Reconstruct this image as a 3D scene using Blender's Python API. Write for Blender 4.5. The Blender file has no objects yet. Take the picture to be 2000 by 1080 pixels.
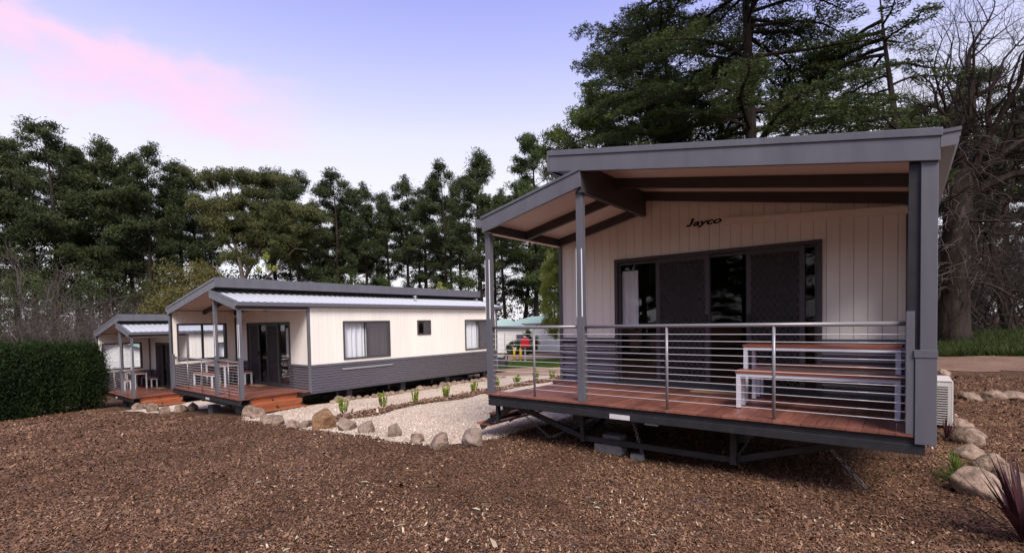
import bpy, bmesh, math, random
import numpy as np
from mathutils import Vector, Matrix
random.seed(7); RNG = np.random.default_rng(7)
scene = bpy.context.scene
COL = scene.collection

# ------------------------------------------------------------------ camera (site frame: X along the cabin fronts, Y into depth)
F, CY, PITCH, ROLL = 975.256, 659.535, -0.031037, -0.018163
NX, NY, NW, NYAW = -0.4104, 7.6459, -1.077, -0.6675
CA, SA = math.cos(NYAW), math.sin(NYAW)
DECK = 0.74                                     # deck of the near cabin above its ground
ZC = DECK - NW                                  # camera height
def cam2site(p):                                # camera-levelled frame -> site frame
    x, y = p[0]-NX, p[1]-NY
    return Vector((x*CA + y*SA, -x*SA + y*CA, p[2]+ZC))
CAM = cam2site((0, 0, 0))
def dir2site(d): return Vector((d[0]*CA + d[1]*SA, -d[0]*SA + d[1]*CA, d[2]))
fwd = (0, math.cos(PITCH), math.sin(PITCH)); up0 = (0, -math.sin(PITCH), math.cos(PITCH)); rt0 = (1, 0, 0)
cr, sr = math.cos(ROLL), math.sin(ROLL)
rt = tuple(cr*a + sr*b for a, b in zip(rt0, up0)); up = tuple(-sr*a + cr*b for a, b in zip(rt0, up0))
R_, U_, B_ = dir2site(rt), dir2site(up), -dir2site(fwd)
cd = bpy.data.cameras.new('camera'); cam = bpy.data.objects.new('camera', cd); COL.objects.link(cam)
cam.matrix_world = Matrix(((R_.x, U_.x, B_.x, CAM.x), (R_.y, U_.y, B_.y, CAM.y), (R_.z, U_.z, B_.z, CAM.z), (0, 0, 0, 1)))
cd.sensor_width = 36; cd.lens = F/2000*36; cd.shift_y = (CY-540)/2000; cd.clip_start = 0.05; cd.clip_end = 3000
scene.camera = cam
# ------------------------------------------------------------------ sky, sun, exposure
SUN_EL, SUN_AZ = math.radians(48), (0.78, -0.625)
EXPOSURE = 1.6
w = bpy.data.worlds.new('World'); scene.world = w; w.use_nodes = True
def build_world():
    nt = w.node_tree; N = nt.nodes; L = nt.links; N.clear()
    out = N.new('ShaderNodeOutputWorld'); bg = N.new('ShaderNodeBackground')
    L.new(bg.outputs[0], out.inputs[0]); bg.inputs[1].default_value = 0.1
    sky = N.new('ShaderNodeTexSky'); sky.sky_type = 'NISHITA'; sky.sun_disc = False
    sky.sun_elevation = SUN_EL; sky.sun_rotation = math.atan2(SUN_AZ[0], SUN_AZ[1]); sky.dust_density = 2.0
    tc = N.new('ShaderNodeTexCoord'); nrm = N.new('ShaderNodeVectorMath'); nrm.operation = 'NORMALIZE'
    L.new(tc.outputs['Generated'], nrm.inputs[0])
    sep = N.new('ShaderNodeSeparateXYZ'); L.new(nrm.outputs[0], sep.inputs[0])
    ramp = N.new('ShaderNodeValToRGB'); L.new(sep.outputs[2], ramp.inputs[0])
    cr_ = ramp.color_ramp
    # thin overcast at dusk: pale at the horizon, lavender higher up
    stops = [(0.0, (.93, .89, .95)), (.25, (.92, .885, .97)), (.33, (.845, .82, .975)), (.40, (.66, .67, .98)), (.476, (.50, .52, .96)), (.54, (.395, .41, .90)), (.72, (.33, .34, .72)), (1.0, (.28, .29, .52))]
    cr_.elements[0].position = stops[0][0]; cr_.elements[0].color = (*stops[0][1], 1)
    cr_.elements[1].position = 1.0; cr_.elements[1].color = (*stops[-1][1], 1)
    for p, c in stops[1:-1]:
        e = cr_.elements.new(p); e.color = (*c, 1)
    # a long pink cloud bank, a noise-torn band round one great circle
    D0 = cloud_dir(0, 60); D1 = cloud_dir(560, 250)
    nv = D0.cross(D1).normalized()
    dot = N.new('ShaderNodeVectorMath'); dot.operation = 'DOT_PRODUCT'; L.new(nrm.outputs[0], dot.inputs[0]); dot.inputs[1].default_value = nv
    n1 = N.new('ShaderNodeTexNoise'); n1.inputs['Scale'].default_value = 6; n1.inputs['Detail'].default_value = 8; n1.inputs['Roughness'].default_value = .58
    mp = N.new('ShaderNodeMapping'); mp.inputs['Scale'].default_value = (1, 1, 2.2); L.new(nrm.outputs[0], mp.inputs[0]); L.new(mp.outputs[0], n1.inputs['Vector'])
    ma = N.new('ShaderNodeMath'); ma.operation = 'MULTIPLY_ADD'; L.new(n1.outputs[0], ma.inputs[0]); ma.inputs[1].default_value = .30; ma.inputs[2].default_value = -.15
    ad = N.new('ShaderNodeMath'); ad.operation = 'ADD'; L.new(dot.outputs['Value'], ad.inputs[0]); L.new(ma.outputs[0], ad.inputs[1])
    ab = N.new('ShaderNodeMath'); ab.operation = 'ABSOLUTE'; L.new(ad.outputs[0], ab.inputs[0])
    mr = N.new('ShaderNodeMapRange'); mr.interpolation_type = 'SMOOTHSTEP'; L.new(ab.outputs[0], mr.inputs[0])
    mr.inputs[1].default_value = .085; mr.inputs[2].default_value = .0; mr.inputs[3].default_value = 0; mr.inputs[4].default_value = 1
    # the bank thins out towards the horizon and away from the sunset side
    d2 = N.new('ShaderNodeVectorMath'); d2.operation = 'DOT_PRODUCT'; L.new(nrm.outputs[0], d2.inputs[0]); d2.inputs[1].default_value = cloud_dir(40, 110)
    m2 = N.new('ShaderNodeMapRange'); m2.interpolation_type = 'SMOOTHSTEP'; L.new(d2.outputs['Value'], m2.inputs[0])
    m2.inputs[1].default_value = .915; m2.inputs[2].default_value = .995; m2.inputs[3].default_value = .0; m2.inputs[4].default_value = .95
    mm = N.new('ShaderNodeMath'); mm.operation = 'MULTIPLY'; L.new(mr.outputs[0], mm.inputs[0]); L.new(m2.outputs[0], mm.inputs[1])
    mix = N.new('ShaderNodeMix'); mix.data_type = 'RGBA'; L.new(mm.outputs[0], mix.inputs[0])
    L.new(ramp.outputs[0], mix.inputs[6]); mix.inputs[7].default_value = (1.02, .69, .89, 1)
    # background strength 0.1: the cloud layer's colours are scaled up to suit
    sc_ = N.new('ShaderNodeVectorMath'); sc_.operation = 'SCALE'; L.new(mix.outputs[2], sc_.inputs[0]); sc_.inputs['Scale'].default_value = 3.15
    sk = N.new('ShaderNodeVectorMath'); sk.operation = 'SCALE'; L.new(sky.outputs[0], sk.inputs[0]); sk.inputs['Scale'].default_value = .10
    add = N.new('ShaderNodeVectorMath'); add.operation = 'ADD'; L.new(sc_.outputs[0], add.inputs[0]); L.new(sk.outputs[0], add.inputs[1])
    L.new(add.outputs[0], bg.inputs[0])
def ray(px, py):
    x = (px-1000)/F; y = (py-CY)/F
    x, y = x*cr + y*sr, -x*sr + y*cr
    Y2, Z2 = 1.0, -y
    return dir2site((x, Y2*math.cos(PITCH)-Z2*math.sin(PITCH), Y2*math.sin(PITCH)+Z2*math.cos(PITCH)))
def cloud_dir(px, py): return ray(px, py).normalized()
build_world()
sd = bpy.data.lights.new('sun', 'SUN'); sun = bpy.data.objects.new('sun', sd); COL.objects.link(sun)
sd.energy = 1.5; sd.angle = math.radians(25); sd.color = (1, .92, .83)
_s = Vector((SUN_AZ[0]*math.cos(SUN_EL), SUN_AZ[1]*math.cos(SUN_EL), math.sin(SUN_EL)))
sun.rotation_euler = _s.to_track_quat('Z', 'Y').to_euler()
vs = scene.view_settings; vs.view_transform = 'Standard'; vs.look = 'None'; vs.exposure = EXPOSURE; vs.gamma = 1; vs.use_curve_mapping = False
scene.cycles.max_bounces = 6; scene.cycles.transparent_max_bounces = 12; scene.cycles.caustics_reflective = False; scene.cycles.caustics_refractive = False
scene.cycles.use_denoising = True

# ------------------------------------------------------------------ ground height
_gu = np.linspace(-400, 400, 8001)
_gz = np.interp(_gu, [-400, -60, -30, -19, -9, 0, 8, 27, 60, 400], [-3.0, -2.6, -2.1, -1.4, -.6, 0, 0, .55, .9, 1.2])
_gz = np.convolve(np.pad(_gz, 10, mode='edge'), np.ones(21)/21, mode='valid')
def g(u, v):
    z = np.interp(u, _gu, _gz)
    r_ = np.clip((np.asarray(v)-13)/17, 0, 1); q_ = np.clip((np.asarray(u)-3)/5, 0, 1)
    z = z + .55*r_*r_*(3-2*r_)*q_*q_*(3-2*q_)
    s_ = np.clip((np.asarray(v)-15)/13, 0, 1); s_ = s_*s_*(3-2*s_)
    z = z + np.maximum(0, -1.05-z)*s_
    return z + .018*np.sin(u*1.7+.6*np.sin(v*1.1)) * np.sin(v*1.3+1) + .012*np.sin(u*3.9+v*2.7)
def G(px, py):                                  # ground point seen at a pixel of the photograph
    d = ray(px, py); t = 5.0
    for _ in range(60):
        p = CAM + d*t; z = float(g(p.x, p.y)); t += (CAM.z + d.z*t - z)/max(1e-4, -d.z)*.5 if d.z < 0 else 0
    p = CAM + d*t; return Vector((p.x, p.y, float(g(p.x, p.y))))
def DP(px, depth):                              # ground point in the column px at a distance from the camera
    d = ray(px, CY-30); d = d/ math.hypot(d.x, d.y); k = math.hypot((px-1000)/F, 1)
    p = CAM + d*depth*k; return Vector((p.x, p.y, float(g(p.x, p.y))))
def hor(px): return CY + F*math.tan(PITCH) + (px-1000)*math.sin(ROLL)
def top_h(px, py, depth):                       # world height of a thing whose top shows at py
    return CAM.z + (hor(px)-py)/F*depth

# ------------------------------------------------------------------ materials
MATS = {}
def mat(name, col=(.5, .5, .5), rough=.6, metal=0, spec=.4, noise=None, bump=None, rnd=0, wear=0):
    m = bpy.data.materials.new(name); m.use_nodes = True; nt = m.node_tree; N = nt.nodes; L = nt.links
    b = N['Principled BSDF']; b.inputs['Roughness'].default_value = rough; b.inputs['Metallic'].default_value = metal
    b.inputs['Specular IOR Level'].default_value = spec; b.inputs['Base Color'].default_value = (*col, 1)
    src = None
    tc = N.new('ShaderNodeTexCoord')
    if noise:                                   # (scale, dark factor, light factor, stretch)
        sc, a, c, st = noise
        mp = N.new('ShaderNodeMapping'); mp.inputs['Scale'].default_value = st; L.new(tc.outputs['Object'], mp.inputs[0])
        n = N.new('ShaderNodeTexNoise'); n.inputs['Scale'].default_value = sc; n.inputs['Detail'].default_value = 6; n.inputs['Roughness'].default_value = .65
        L.new(mp.outputs[0], n.inputs['Vector'])
        rp = N.new('ShaderNodeValToRGB'); L.new(n.outputs[0], rp.inputs[0])
        rp.color_ramp.elements[0].position = .3; rp.color_ramp.elements[1].position = .7
        rp.color_ramp.elements[0].color = (*[x*a for x in col], 1); rp.color_ramp.elements[1].color = (*[min(1, x*c) for x in col], 1)
        src = rp.outputs[0]
    if rnd:
        oi = N.new('ShaderNodeObjectInfo'); mr = N.new('ShaderNodeMapRange'); L.new(oi.outputs['Random'], mr.inputs[0])
        mr.inputs[3].default_value = 1-rnd; mr.inputs[4].default_value = 1+rnd
        vm = N.new('ShaderNodeVectorMath'); vm.operation = 'SCALE'; L.new(mr.outputs[0], vm.inputs['Scale'])
        if src: L.new(src, vm.inputs[0])
        else: vm.inputs[0].default_value = col
        src = vm.outputs[0]
    if src: L.new(src, b.inputs['Base Color'])
    if bump:
        sc, dist, st = bump
        mp = N.new('ShaderNodeMapping'); mp.inputs['Scale'].default_value = st; L.new(tc.outputs['Object'], mp.inputs[0])
        n = N.new('ShaderNodeTexNoise'); n.inputs['Scale'].default_value = sc; n.inputs['Detail'].default_value = 5
        L.new(mp.outputs[0], n.inputs['Vector'])
        bp = N.new('ShaderNodeBump'); bp.inputs['Distance'].default_value = dist; bp.inputs['Strength'].default_value = .8
        L.new(n.outputs[0], bp.inputs['Height']); L.new(bp.outputs[0], b.inputs['Normal'])
    MATS[name] = m; return m
def leafmat(name, lo, hi, trans=.25, rough=.7, scale=.35):
    m = bpy.data.materials.new(name); m.use_nodes = True; nt = m.node_tree; N = nt.nodes; L = nt.links
    b = N['Principled BSDF']; b.inputs['Roughness'].default_value = rough; b.inputs['Specular IOR Level'].default_value = .2
    at = N.new('ShaderNodeAttribute'); at.attribute_name = 'tone'
    tc = N.new('ShaderNodeTexCoord'); n = N.new('ShaderNodeTexNoise'); n.inputs['Scale'].default_value = scale; n.inputs['Detail'].default_value = 3
    L.new(tc.outputs['Object'], n.inputs['Vector'])
    ad = N.new('ShaderNodeMath'); ad.operation = 'ADD'; L.new(at.outputs['Fac'], ad.inputs[0]); L.new(n.outputs[0], ad.inputs[1])
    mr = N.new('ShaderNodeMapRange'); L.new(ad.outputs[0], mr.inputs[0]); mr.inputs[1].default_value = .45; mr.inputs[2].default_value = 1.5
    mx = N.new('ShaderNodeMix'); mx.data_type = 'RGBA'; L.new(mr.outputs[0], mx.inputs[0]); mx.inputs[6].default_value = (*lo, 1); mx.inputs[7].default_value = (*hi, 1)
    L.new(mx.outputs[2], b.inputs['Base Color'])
    tr = N.new('ShaderNodeBsdfTranslucent'); L.new(mx.outputs[2], tr.inputs[0])
    ms = N.new('ShaderNodeMixShader'); ms.inputs[0].default_value = trans; L.new(b.outputs[0], ms.inputs[1]); L.new(tr.outputs[0], ms.inputs[2])
    L.new(ms.outputs[0], N['Material Output'].inputs[0])
    MATS[name] = m; return m
def chipmat(name, stops, rough=.85):
    m = bpy.data.materials.new(name); m.use_nodes = True; nt = m.node_tree; N = nt.nodes; L = nt.links
    b = N['Principled BSDF']; b.inputs['Roughness'].default_value = rough; b.inputs['Specular IOR Level'].default_value = .25
    at = N.new('ShaderNodeAttribute'); at.attribute_name = 'tone'
    rp = N.new('ShaderNodeValToRGB'); L.new(at.outputs['Fac'], rp.inputs[0])
    e = rp.color_ramp.elements
    e[0].position = stops[0][0]; e[0].color = (*stops[0][1], 1); e[1].position = stops[-1][0]; e[1].color = (*stops[-1][1], 1)
    for p, c in stops[1:-1]: q = e.new(p); q.color = (*c, 1)
    L.new(rp.outputs[0], b.inputs['Base Color']); MATS[name] = m; return m
def groundmat(name, cols, scales, bumpd, vor=None):
    m = bpy.data.materials.new(name); m.use_nodes = True; nt = m.node_tree; N = nt.nodes; L = nt.links
    b = N['Principled BSDF']; b.inputs['Roughness'].default_value = .95; b.inputs['Specular IOR Level'].default_value = .15
    tc = N.new('ShaderNodeTexCoord')
    n = N.new('ShaderNodeTexNoise'); n.inputs['Scale'].default_value = scales[0]; n.inputs['Detail'].default_value = 8; n.inputs['Roughness'].default_value = .7; L.new(tc.outputs['Object'], n.inputs['Vector'])
    vo = N.new('ShaderNodeTexVoronoi'); vo.inputs['Scale'].default_value = scales[1]; L.new(tc.outputs['Object'], vo.inputs['Vector'])
    sx = N.new('ShaderNodeSeparateColor'); L.new(vo.outputs['Color'], sx.inputs[0])
    md = N.new('ShaderNodeMath'); md.operation = 'MULTIPLY_ADD'; L.new(n.outputs[0], md.inputs[0]); md.inputs[1].default_value = 1.1; md.inputs[2].default_value = -.3
    av = N.new('ShaderNodeMath'); av.operation = 'MULTIPLY_ADD'; L.new(sx.outputs[0], av.inputs[0]); av.inputs[1].default_value = vor if vor else .5; L.new(md.outputs[0], av.inputs[2])
    rp = N.new('ShaderNodeValToRGB'); L.new(av.outputs[0], rp.inputs[0]); e = rp.color_ramp.elements
    e[0].color = (*cols[0], 1); e[1].color = (*cols[-1], 1); e[0].position = .05; e[1].position = .95
    for i, c in enumerate(cols[1:-1]): q = e.new((i+1)/(len(cols)-1)); q.color = (*c, 1)
    big = N.new('ShaderNodeTexNoise'); big.inputs['Scale'].default_value = .35; big.inputs['Detail'].default_value = 4; L.new(tc.outputs['Object'], big.inputs['Vector'])
    mr = N.new('ShaderNodeMapRange'); L.new(big.outputs[0], mr.inputs[0]); mr.inputs[1].default_value = .3; mr.inputs[2].default_value = .7; mr.inputs[3].default_value = .78; mr.inputs[4].default_value = 1.2
    sc = N.new('ShaderNodeVectorMath'); sc.operation = 'SCALE'; L.new(rp.outputs[0], sc.inputs[0]); L.new(mr.outputs[0], sc.inputs['Scale'])
    L.new(sc.outputs[0], b.inputs['Base Color'])
    bp = N.new('ShaderNodeBump'); bp.inputs['Distance'].default_value = bumpd; bp.inputs['Strength'].default_value = 1
    L.new(vo.outputs['Distance'], bp.inputs['Height']); L.new(bp.outputs[0], b.inputs['Normal'])
    MATS[name] = m; return m
def glassmat(name, tint, refl):
    m = bpy.data.materials.new(name); m.use_nodes = True; nt = m.node_tree; N = nt.nodes; L = nt.links
    N.remove(N['Principled BSDF'])
    t = N.new('ShaderNodeBsdfTransparent'); t.inputs[0].default_value = (*tint, 1)
    gl = N.new('ShaderNodeBsdfGlossy'); gl.inputs['Roughness'].default_value = .01; gl.inputs[0].default_value = (refl, refl, refl, 1)
    fr = N.new('ShaderNodeFresnel'); ge = N.new('ShaderNodeNewGeometry'); mi = N.new('ShaderNodeMapRange'); L.new(ge.outputs['Backfacing'], mi.inputs[0]); mi.inputs[3].default_value = 1.5; mi.inputs[4].default_value = 1/1.5; L.new(mi.outputs[0], fr.inputs[0])
    mx = N.new('ShaderNodeMixShader'); L.new(fr.outputs[0], mx.inputs[0]); L.new(t.outputs[0], mx.inputs[1]); L.new(gl.outputs[0], mx.inputs[2])
    L.new(mx.outputs[0], N['Material Output'].inputs[0]); MATS[name] = m; return m

DARK = mat('charcoal_steel', (.122, .121, .143), .38, 0, .5, noise=(2.5, .84, 1.14, (1.5, 1.5, .35)), bump=(2.2, .0035, (1, 1, 1)))
BEAM = mat('charcoal_beam', (.062, .056, .062), .5, 0, .4)
CHASSIS = mat('chassis_black', (.022, .022, .025), .5, 0, .4, noise=(6, .7, 1.4, (1, 1, 1)))
CREAM = mat('cream_cladding', (.87, .825, .755), .62, 0, .3, noise=(1.6, .93, 1.03, (1, 1, .22)), rnd=.018)
CEIL = mat('ceiling_lining', (.80, .70, .63), .6, 0, .3)
CORR = mat('corrugated_steel', (.34, .325, .35), .24, .85, .5)
ZINC = mat('pale_roof_steel', (.72, .74, .78), .32, .35, .5)
GUT = mat('gutter_steel', (.15, .145, .165), .35, 0, .5)
TIMBER = mat('deck_timber', (.225, .088, .062), .42, 0, .45, noise=(2.5, .62, 1.3, (9, 1, 9)), rnd=.26, bump=(30, .002, (9, 1, 9)))
STEPT = mat('step_timber', (.36, .115, .05), .42, 0, .45, noise=(2.5, .65, 1.3, (9, 1, 9)), rnd=.2)
FURNT = mat('furniture_timber', (.27, .085, .05), .4, 0, .45, noise=(3, .65, 1.3, (1, 10, 10)), rnd=.15)
WHITE = mat('white_steel', (.66, .66, .72), .4, 0, .5)
HALO = mat('white_halo', (.85, .85, .88), .5)
WIRE = mat('wire_steel', (.72, .70, .70), .35, .15, .5)
RAIL = mat('rail_steel', (.24, .23, .245), .30, .2, .5)
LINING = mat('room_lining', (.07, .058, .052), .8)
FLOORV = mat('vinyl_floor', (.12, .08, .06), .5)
GLASS = glassmat('window_glass', (.95, .96, .97), .9)
GLASSD = glassmat('door_glass', (.80, .78, .79), .42)
CURT = mat('curtain_cloth', (.88, .88, .90), .9)
SCREEN = mat('grille_steel', (.085, .075, .08), .5)
MAT_ = mat('coir', (.50, .33, .17), .95, bump=(80, .01, (1, 1, 1)))
BLACK = mat('black_paint', (.012, .012, .014), .4)
PLATE = mat('plate_metal', (.62, .58, .60), .5)
CONC = mat('concrete', (.11, .105, .108), .9, noise=(12, .75, 1.2, (1, 1, 1)), bump=(40, .004, (1, 1, 1)))
ROCK = mat('granite', (.255, .185, .142), .9, 0, .2, noise=(9, .42, 1.5, (1, 1, 1)), bump=(22, .03, (1, 1, 1)), rnd=.22)
ROCKB = mat('brown_rock', (.26, .15, .085), .9, 0, .2, noise=(6, .45, 1.5, (1, 1, 1)), bump=(16, .04, (1, 1, 1)))
ROCKG = mat('grey_rock', (.25, .19, .155), .9, 0, .2, noise=(5, .5, 1.4, (1, 1, 1)), bump=(12, .03, (1, 1, 1)))
BARK = mat('pine_bark', (.032, .024, .021), .95, 0, .1, noise=(4, .6, 1.5, (1, 1, .2)), bump=(8, .05, (1, 1, .25)))
PALEBARK = mat('gum_bark', (.24, .19, .165), .8, 0, .2, noise=(1.5, .55, 1.3, (1, 1, .3)))
VINEBARK = mat('vine_bark', (.034, .026, .022), .95, 0, .1, noise=(3, .5, 1.7, (1, 1, .3)), bump=(6, .12, (1, 1, .2)))
GREYBARK = mat('grey_bark', (.10, .078, .07), .9, 0, .1, noise=(3, .6, 1.5, (1, 1, .3)))
TWIG = mat('grey_twigs', (.105, .086, .082), .9, 0, .1)
DARKTWIG = mat('brown_twigs', (.052, .041, .038), .9, 0, .1)
PINE = leafmat('pine_needles', (.028, .045, .016), (.135, .175, .055), .28)
PINEF = leafmat('far_pine_needles', (.024, .037, .016), (.125, .148, .056), .28)
PINEB = leafmat('bright_pine_needles', (.040, .065, .017), (.19, .225, .060), .28)
CEDAR = leafmat('cedar_needles', (.028, .047, .016), (.140, .170, .055), .3)
GUM = leafmat('gum_leaves', (.060, .072, .026), (.215, .215, .085), .3)
WILLOW = leafmat('willow_leaves', (.10, .095, .030), (.26, .23, .085), .3)
LIME = leafmat('lime_leaves', (.26, .30, .06), (.58, .60, .20), .4)
HEDGE = leafmat('hedge_leaves', (.010, .022, .006), (.058, .088, .022), .2, scale=.8)
BUSH = leafmat('bush_leaves', (.03, .055, .012), (.11, .15, .03), .2)
PLANT = leafmat('young_leaves', (.11, .17, .02), (.38, .46, .07), .35, scale=3)
CORDY = leafmat('cordyline_leaves', (.022, .008, .010), (.085, .028, .034), .15, .45, scale=2)
TUFT = leafmat('strap_leaves', (.05, .10, .015), (.20, .30, .05), .3, scale=2)
GRASS = leafmat('grass_blades', (.04, .075, .012), (.12, .18, .03), .3, scale=.7)
BANKG = leafmat('long_grass', (.030, .045, .012), (.075, .098, .024), .3, scale=.7)
DEADLEAF = leafmat('dry_leaves', (.30, .22, .12), (.62, .60, .42), .2)
WBOARD = mat('white_weatherboard', (.84, .83, .80), .6)
GREENROOF = mat('pale_green_roof', (.42, .58, .52), .5)
YELLOW = mat('yellow_paint', (.75, .46, .03), .5)
RED = mat('red_paint', (.55, .012, .025), .4)
GALV = mat('galvanised', (.42, .43, .45), .4, .5)
CARP = mat('car_paint', (.045, .05, .06), .2, .3, .6)
CARW = mat('car_silver', (.5, .52, .54), .25, .5, .6)
RUBBER = mat('rubber', (.015, .015, .015), .8)
ACW = mat('aircon_white', (.48, .45, .44), .5)

# ------------------------------------------------------------------ mesh helpers
class MB:
    """collects boxes, prisms and tubes; s mirrors across X."""
    def __init__(s, mirror=1): s.v = []; s.f = []; s.m = mirror
    def add(s, vs_, fs):
        o = len(s.v); s.v += [(a*s.m, b, c) for a, b, c in vs_]
        s.f += [tuple(o+i for i in (reversed(f) if s.m < 0 else f)) for f in fs]
    def box(s, x0, x1, y0, y1, z0, z1, z0b=None, z1b=None):      # z0b/z1b: heights at x1
        if x1 < x0: x0, x1 = x1, x0
        z0b = z0 if z0b is None else z0b; z1b = z1 if z1b is None else z1b
        s.add([(x0, y0, z0), (x1, y0, z0b), (x1, y1, z0b), (x0, y1, z0), (x0, y0, z1), (x1, y0, z1b), (x1, y1, z1b), (x0, y1, z1)],
              [(0, 3, 2, 1), (4, 5, 6, 7), (0, 1, 5, 4), (1, 2, 6, 5), (2, 3, 7, 6), (3, 0, 4, 7)])
        return s
    def ybox(s, x0, x1, y0, y1, z0, z1, z0b, z1b):               # heights z0,z1 at y0 and z0b,z1b at y1
        s.add([(x0, y0, z0), (x1, y0, z0), (x1, y1, z0b), (x0, y1, z0b), (x0, y0, z1), (x1, y0, z1), (x1, y1, z1b), (x0, y1, z1b)],
              [(0, 3, 2, 1), (4, 5, 6, 7), (0, 1, 5, 4), (1, 2, 6, 5), (2, 3, 7, 6), (3, 0, 4, 7)])
        return s
    def bar(s, a, b, wx, wz):                                    # square bar from a to b
        a, b = Vector(a), Vector(b); d = (b-a).normalized(); q = Vector((0, 0, 1)) if abs(d.z) < .9 else Vector((1, 0, 0))
        x = d.cross(q).normalized()*wx/2; z = x.cross(d).normalized()*wz/2
        c = [p+i*x+j*z for p in (a, b) for i, j in ((-1, -1), (1, -1), (1, 1), (-1, 1))]
        s.add([tuple(p) for p in c], [(3, 2, 1, 0), (4, 5, 6, 7), (0, 1, 5, 4), (1, 2, 6, 5), (2, 3, 7, 6), (3, 0, 4, 7)])
        return s
    def tube(s, pts, radii, n=6, caps=True):
        pts = [Vector(p) for p in pts]; k = len(pts)
        if not hasattr(radii, '__len__'): radii = [radii]*k
        vs_ = []; X = None
        for i, p in enumerate(pts):
            d = (pts[min(i+1, k-1)]-pts[max(i-1, 0)]).normalized()
            if X is None: X = d.orthogonal().normalized()
            X = (X - d*X.dot(d)).normalized(); Y = d.cross(X)
            for j in range(n):
                a = 2*math.pi*j/n; q = p+(X*math.cos(a)+Y*math.sin(a))*radii[i]; vs_.append(tuple(q))
        fs = [(i*n+j, i*n+(j+1) % n, (i+1)*n+(j+1) % n, (i+1)*n+j) for i in range(k-1) for j in range(n)]
        if caps: fs += [tuple(reversed(range(n))), tuple(range((k-1)*n, k*n))]
        s.add(vs_, fs); return s
    def prism(s, poly, y0, y1):                                  # poly in (x, z), extruded along y
        n = len(poly)
        s.add([(x, y0, z) for x, z in poly]+[(x, y1, z) for x, z in poly],
              [tuple(range(n)), tuple(range(2*n-1, n-1, -1))]+[(i, n+i, n+(i+1) % n, (i+1) % n) for i in range(n)])
        return s
    def mesh(s, name, m, smooth=False):
        me = bpy.data.meshes.new(name); me.from_pydata(s.v, [], s.f); me.materials.append(m)
        if smooth:
            me.polygons.foreach_set('use_smooth', [True]*len(me.polygons))
        me.update(); return me
    def build(s, name, m, parent=None, smooth=False, label=None, bevel=0, kind=None):
        me = s.mesh(name, m, smooth)
        bm = bmesh.new(); bm.from_mesh(me); bmesh.ops.recalc_face_normals(bm, faces=bm.faces); bm.to_mesh(me); bm.free()
        o = link(name, me, parent)
        if label: o['label'] = label
        if kind: o['kind'] = kind
        if bevel:
            b = o.modifiers.new('bevel', 'BEVEL'); b.width = bevel; b.segments = 2; b.limit_method = 'ANGLE'
        return o
def link(name, data, parent=None, loc=None):
    o = bpy.data.objects.new(name, data); COL.objects.link(o)
    if parent is not None: o.parent = parent
    if loc is not None: o.location = loc
    return o
def tag(o, label=None, cat=None, group=None, kind=None):
    for k, x in (('label', label), ('category', cat), ('group', group), ('kind', kind)):
        if x: o[k] = x
    return o
def empty(name, loc, label, cat, group=None, rz=0):
    o = link(name, None, None, loc); o.rotation_euler.z = rz; o.empty_display_size = .2
    return tag(o, label, cat, group)
KIDS = {}
def copy_tree(o, parent=None):
    c = o.copy(); COL.objects.link(c)
    if parent is not None: c.parent = parent
    for ch in list(o.children): copy_tree(ch, c)
    return c
def np_mesh(name, V, Fc, m, tone=None, smooth=False):
    V = np.asarray(V, np.float32); Fc = np.asarray(Fc, np.int32); k = Fc.shape[1]
    me = bpy.data.meshes.new(name); me.vertices.add(len(V)); me.vertices.foreach_set('co', V.ravel())
    me.loops.add(Fc.size); me.loops.foreach_set('vertex_index', Fc.ravel())
    me.polygons.add(len(Fc)); me.polygons.foreach_set('loop_start', np.arange(0, Fc.size, k, dtype=np.int32))
    me.polygons.foreach_set('loop_total', np.full(len(Fc), k, np.int32))
    if smooth: me.polygons.foreach_set('use_smooth', np.ones(len(Fc), bool))
    if tone is not None:
        a = me.attributes.new('tone', 'FLOAT', 'FACE'); a.data.foreach_set('value', np.asarray(tone, np.float32))
    me.materials.append(m); me.update(calc_edges=True); return me
def cards(C, size, elong, normal=None, jit=1.0, rng=RNG, axis=None, taper=True):
    """little leaf faces at centres C: pointed quads of a given size; axis = growth direction."""
    n = len(C); size = np.broadcast_to(size, n)[:, None]
    A = rng.normal(size=(n, 3))*jit + (0 if axis is None else axis)
    A /= np.linalg.norm(A, axis=1, keepdims=True)
    B = rng.normal(size=(n, 3)) + (0 if normal is None else normal)
    B = B - A*(A*B).sum(1, keepdims=True); B /= np.linalg.norm(B, axis=1, keepdims=True)
    S = np.cross(A, B); L = A*size*elong; W = S*size
    V = np.stack([C-L*.5, C-W*.5, C+L*.5, C+W*.5], 1).reshape(-1, 3)
    return V, np.arange(4*n).reshape(-1, 4)

# ------------------------------------------------------------------ the setting: ground, paths, lawns
def axis_grid(lo, hi, fine_lo, fine_hi, step):
    a = [fine_lo]; s = step
    while a[-1] > lo: s *= 1.25; a.append(a[-1]-s)
    b = [fine_hi]; s = step
    while b[-1] < hi: s *= 1.25; b.append(b[-1]+s)
    return np.unique(np.concatenate([a, np.arange(fine_lo, fine_hi, step), b]))
def grid_mesh(name, U, V, Zf, m):
    uu, vv = np.meshgrid(U, V); z = Zf(uu, vv)
    P = np.stack([uu, vv, z], -1).reshape(-1, 3); nx = len(U); ny = len(V)
    i = np.arange(nx*ny).reshape(ny, nx)
    Fc = np.stack([i[:-1, :-1], i[:-1, 1:], i[1:, 1:], i[1:, :-1]], -1).reshape(-1, 4)
    return np_mesh(name, P, Fc, m, smooth=True)
MULCHG = groundmat('bark_mulch_soil', [(.026, .013, .008), (.085, .044, .026), (.145, .080, .048), (.24, .15, .095)], (3, 45), .03)
GRAVEL = groundmat('crushed_gravel', [(.42, .32, .24), (.60, .485, .385), (.68, .57, .465), (.78, .69, .59)], (2, 60), .02)
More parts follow.
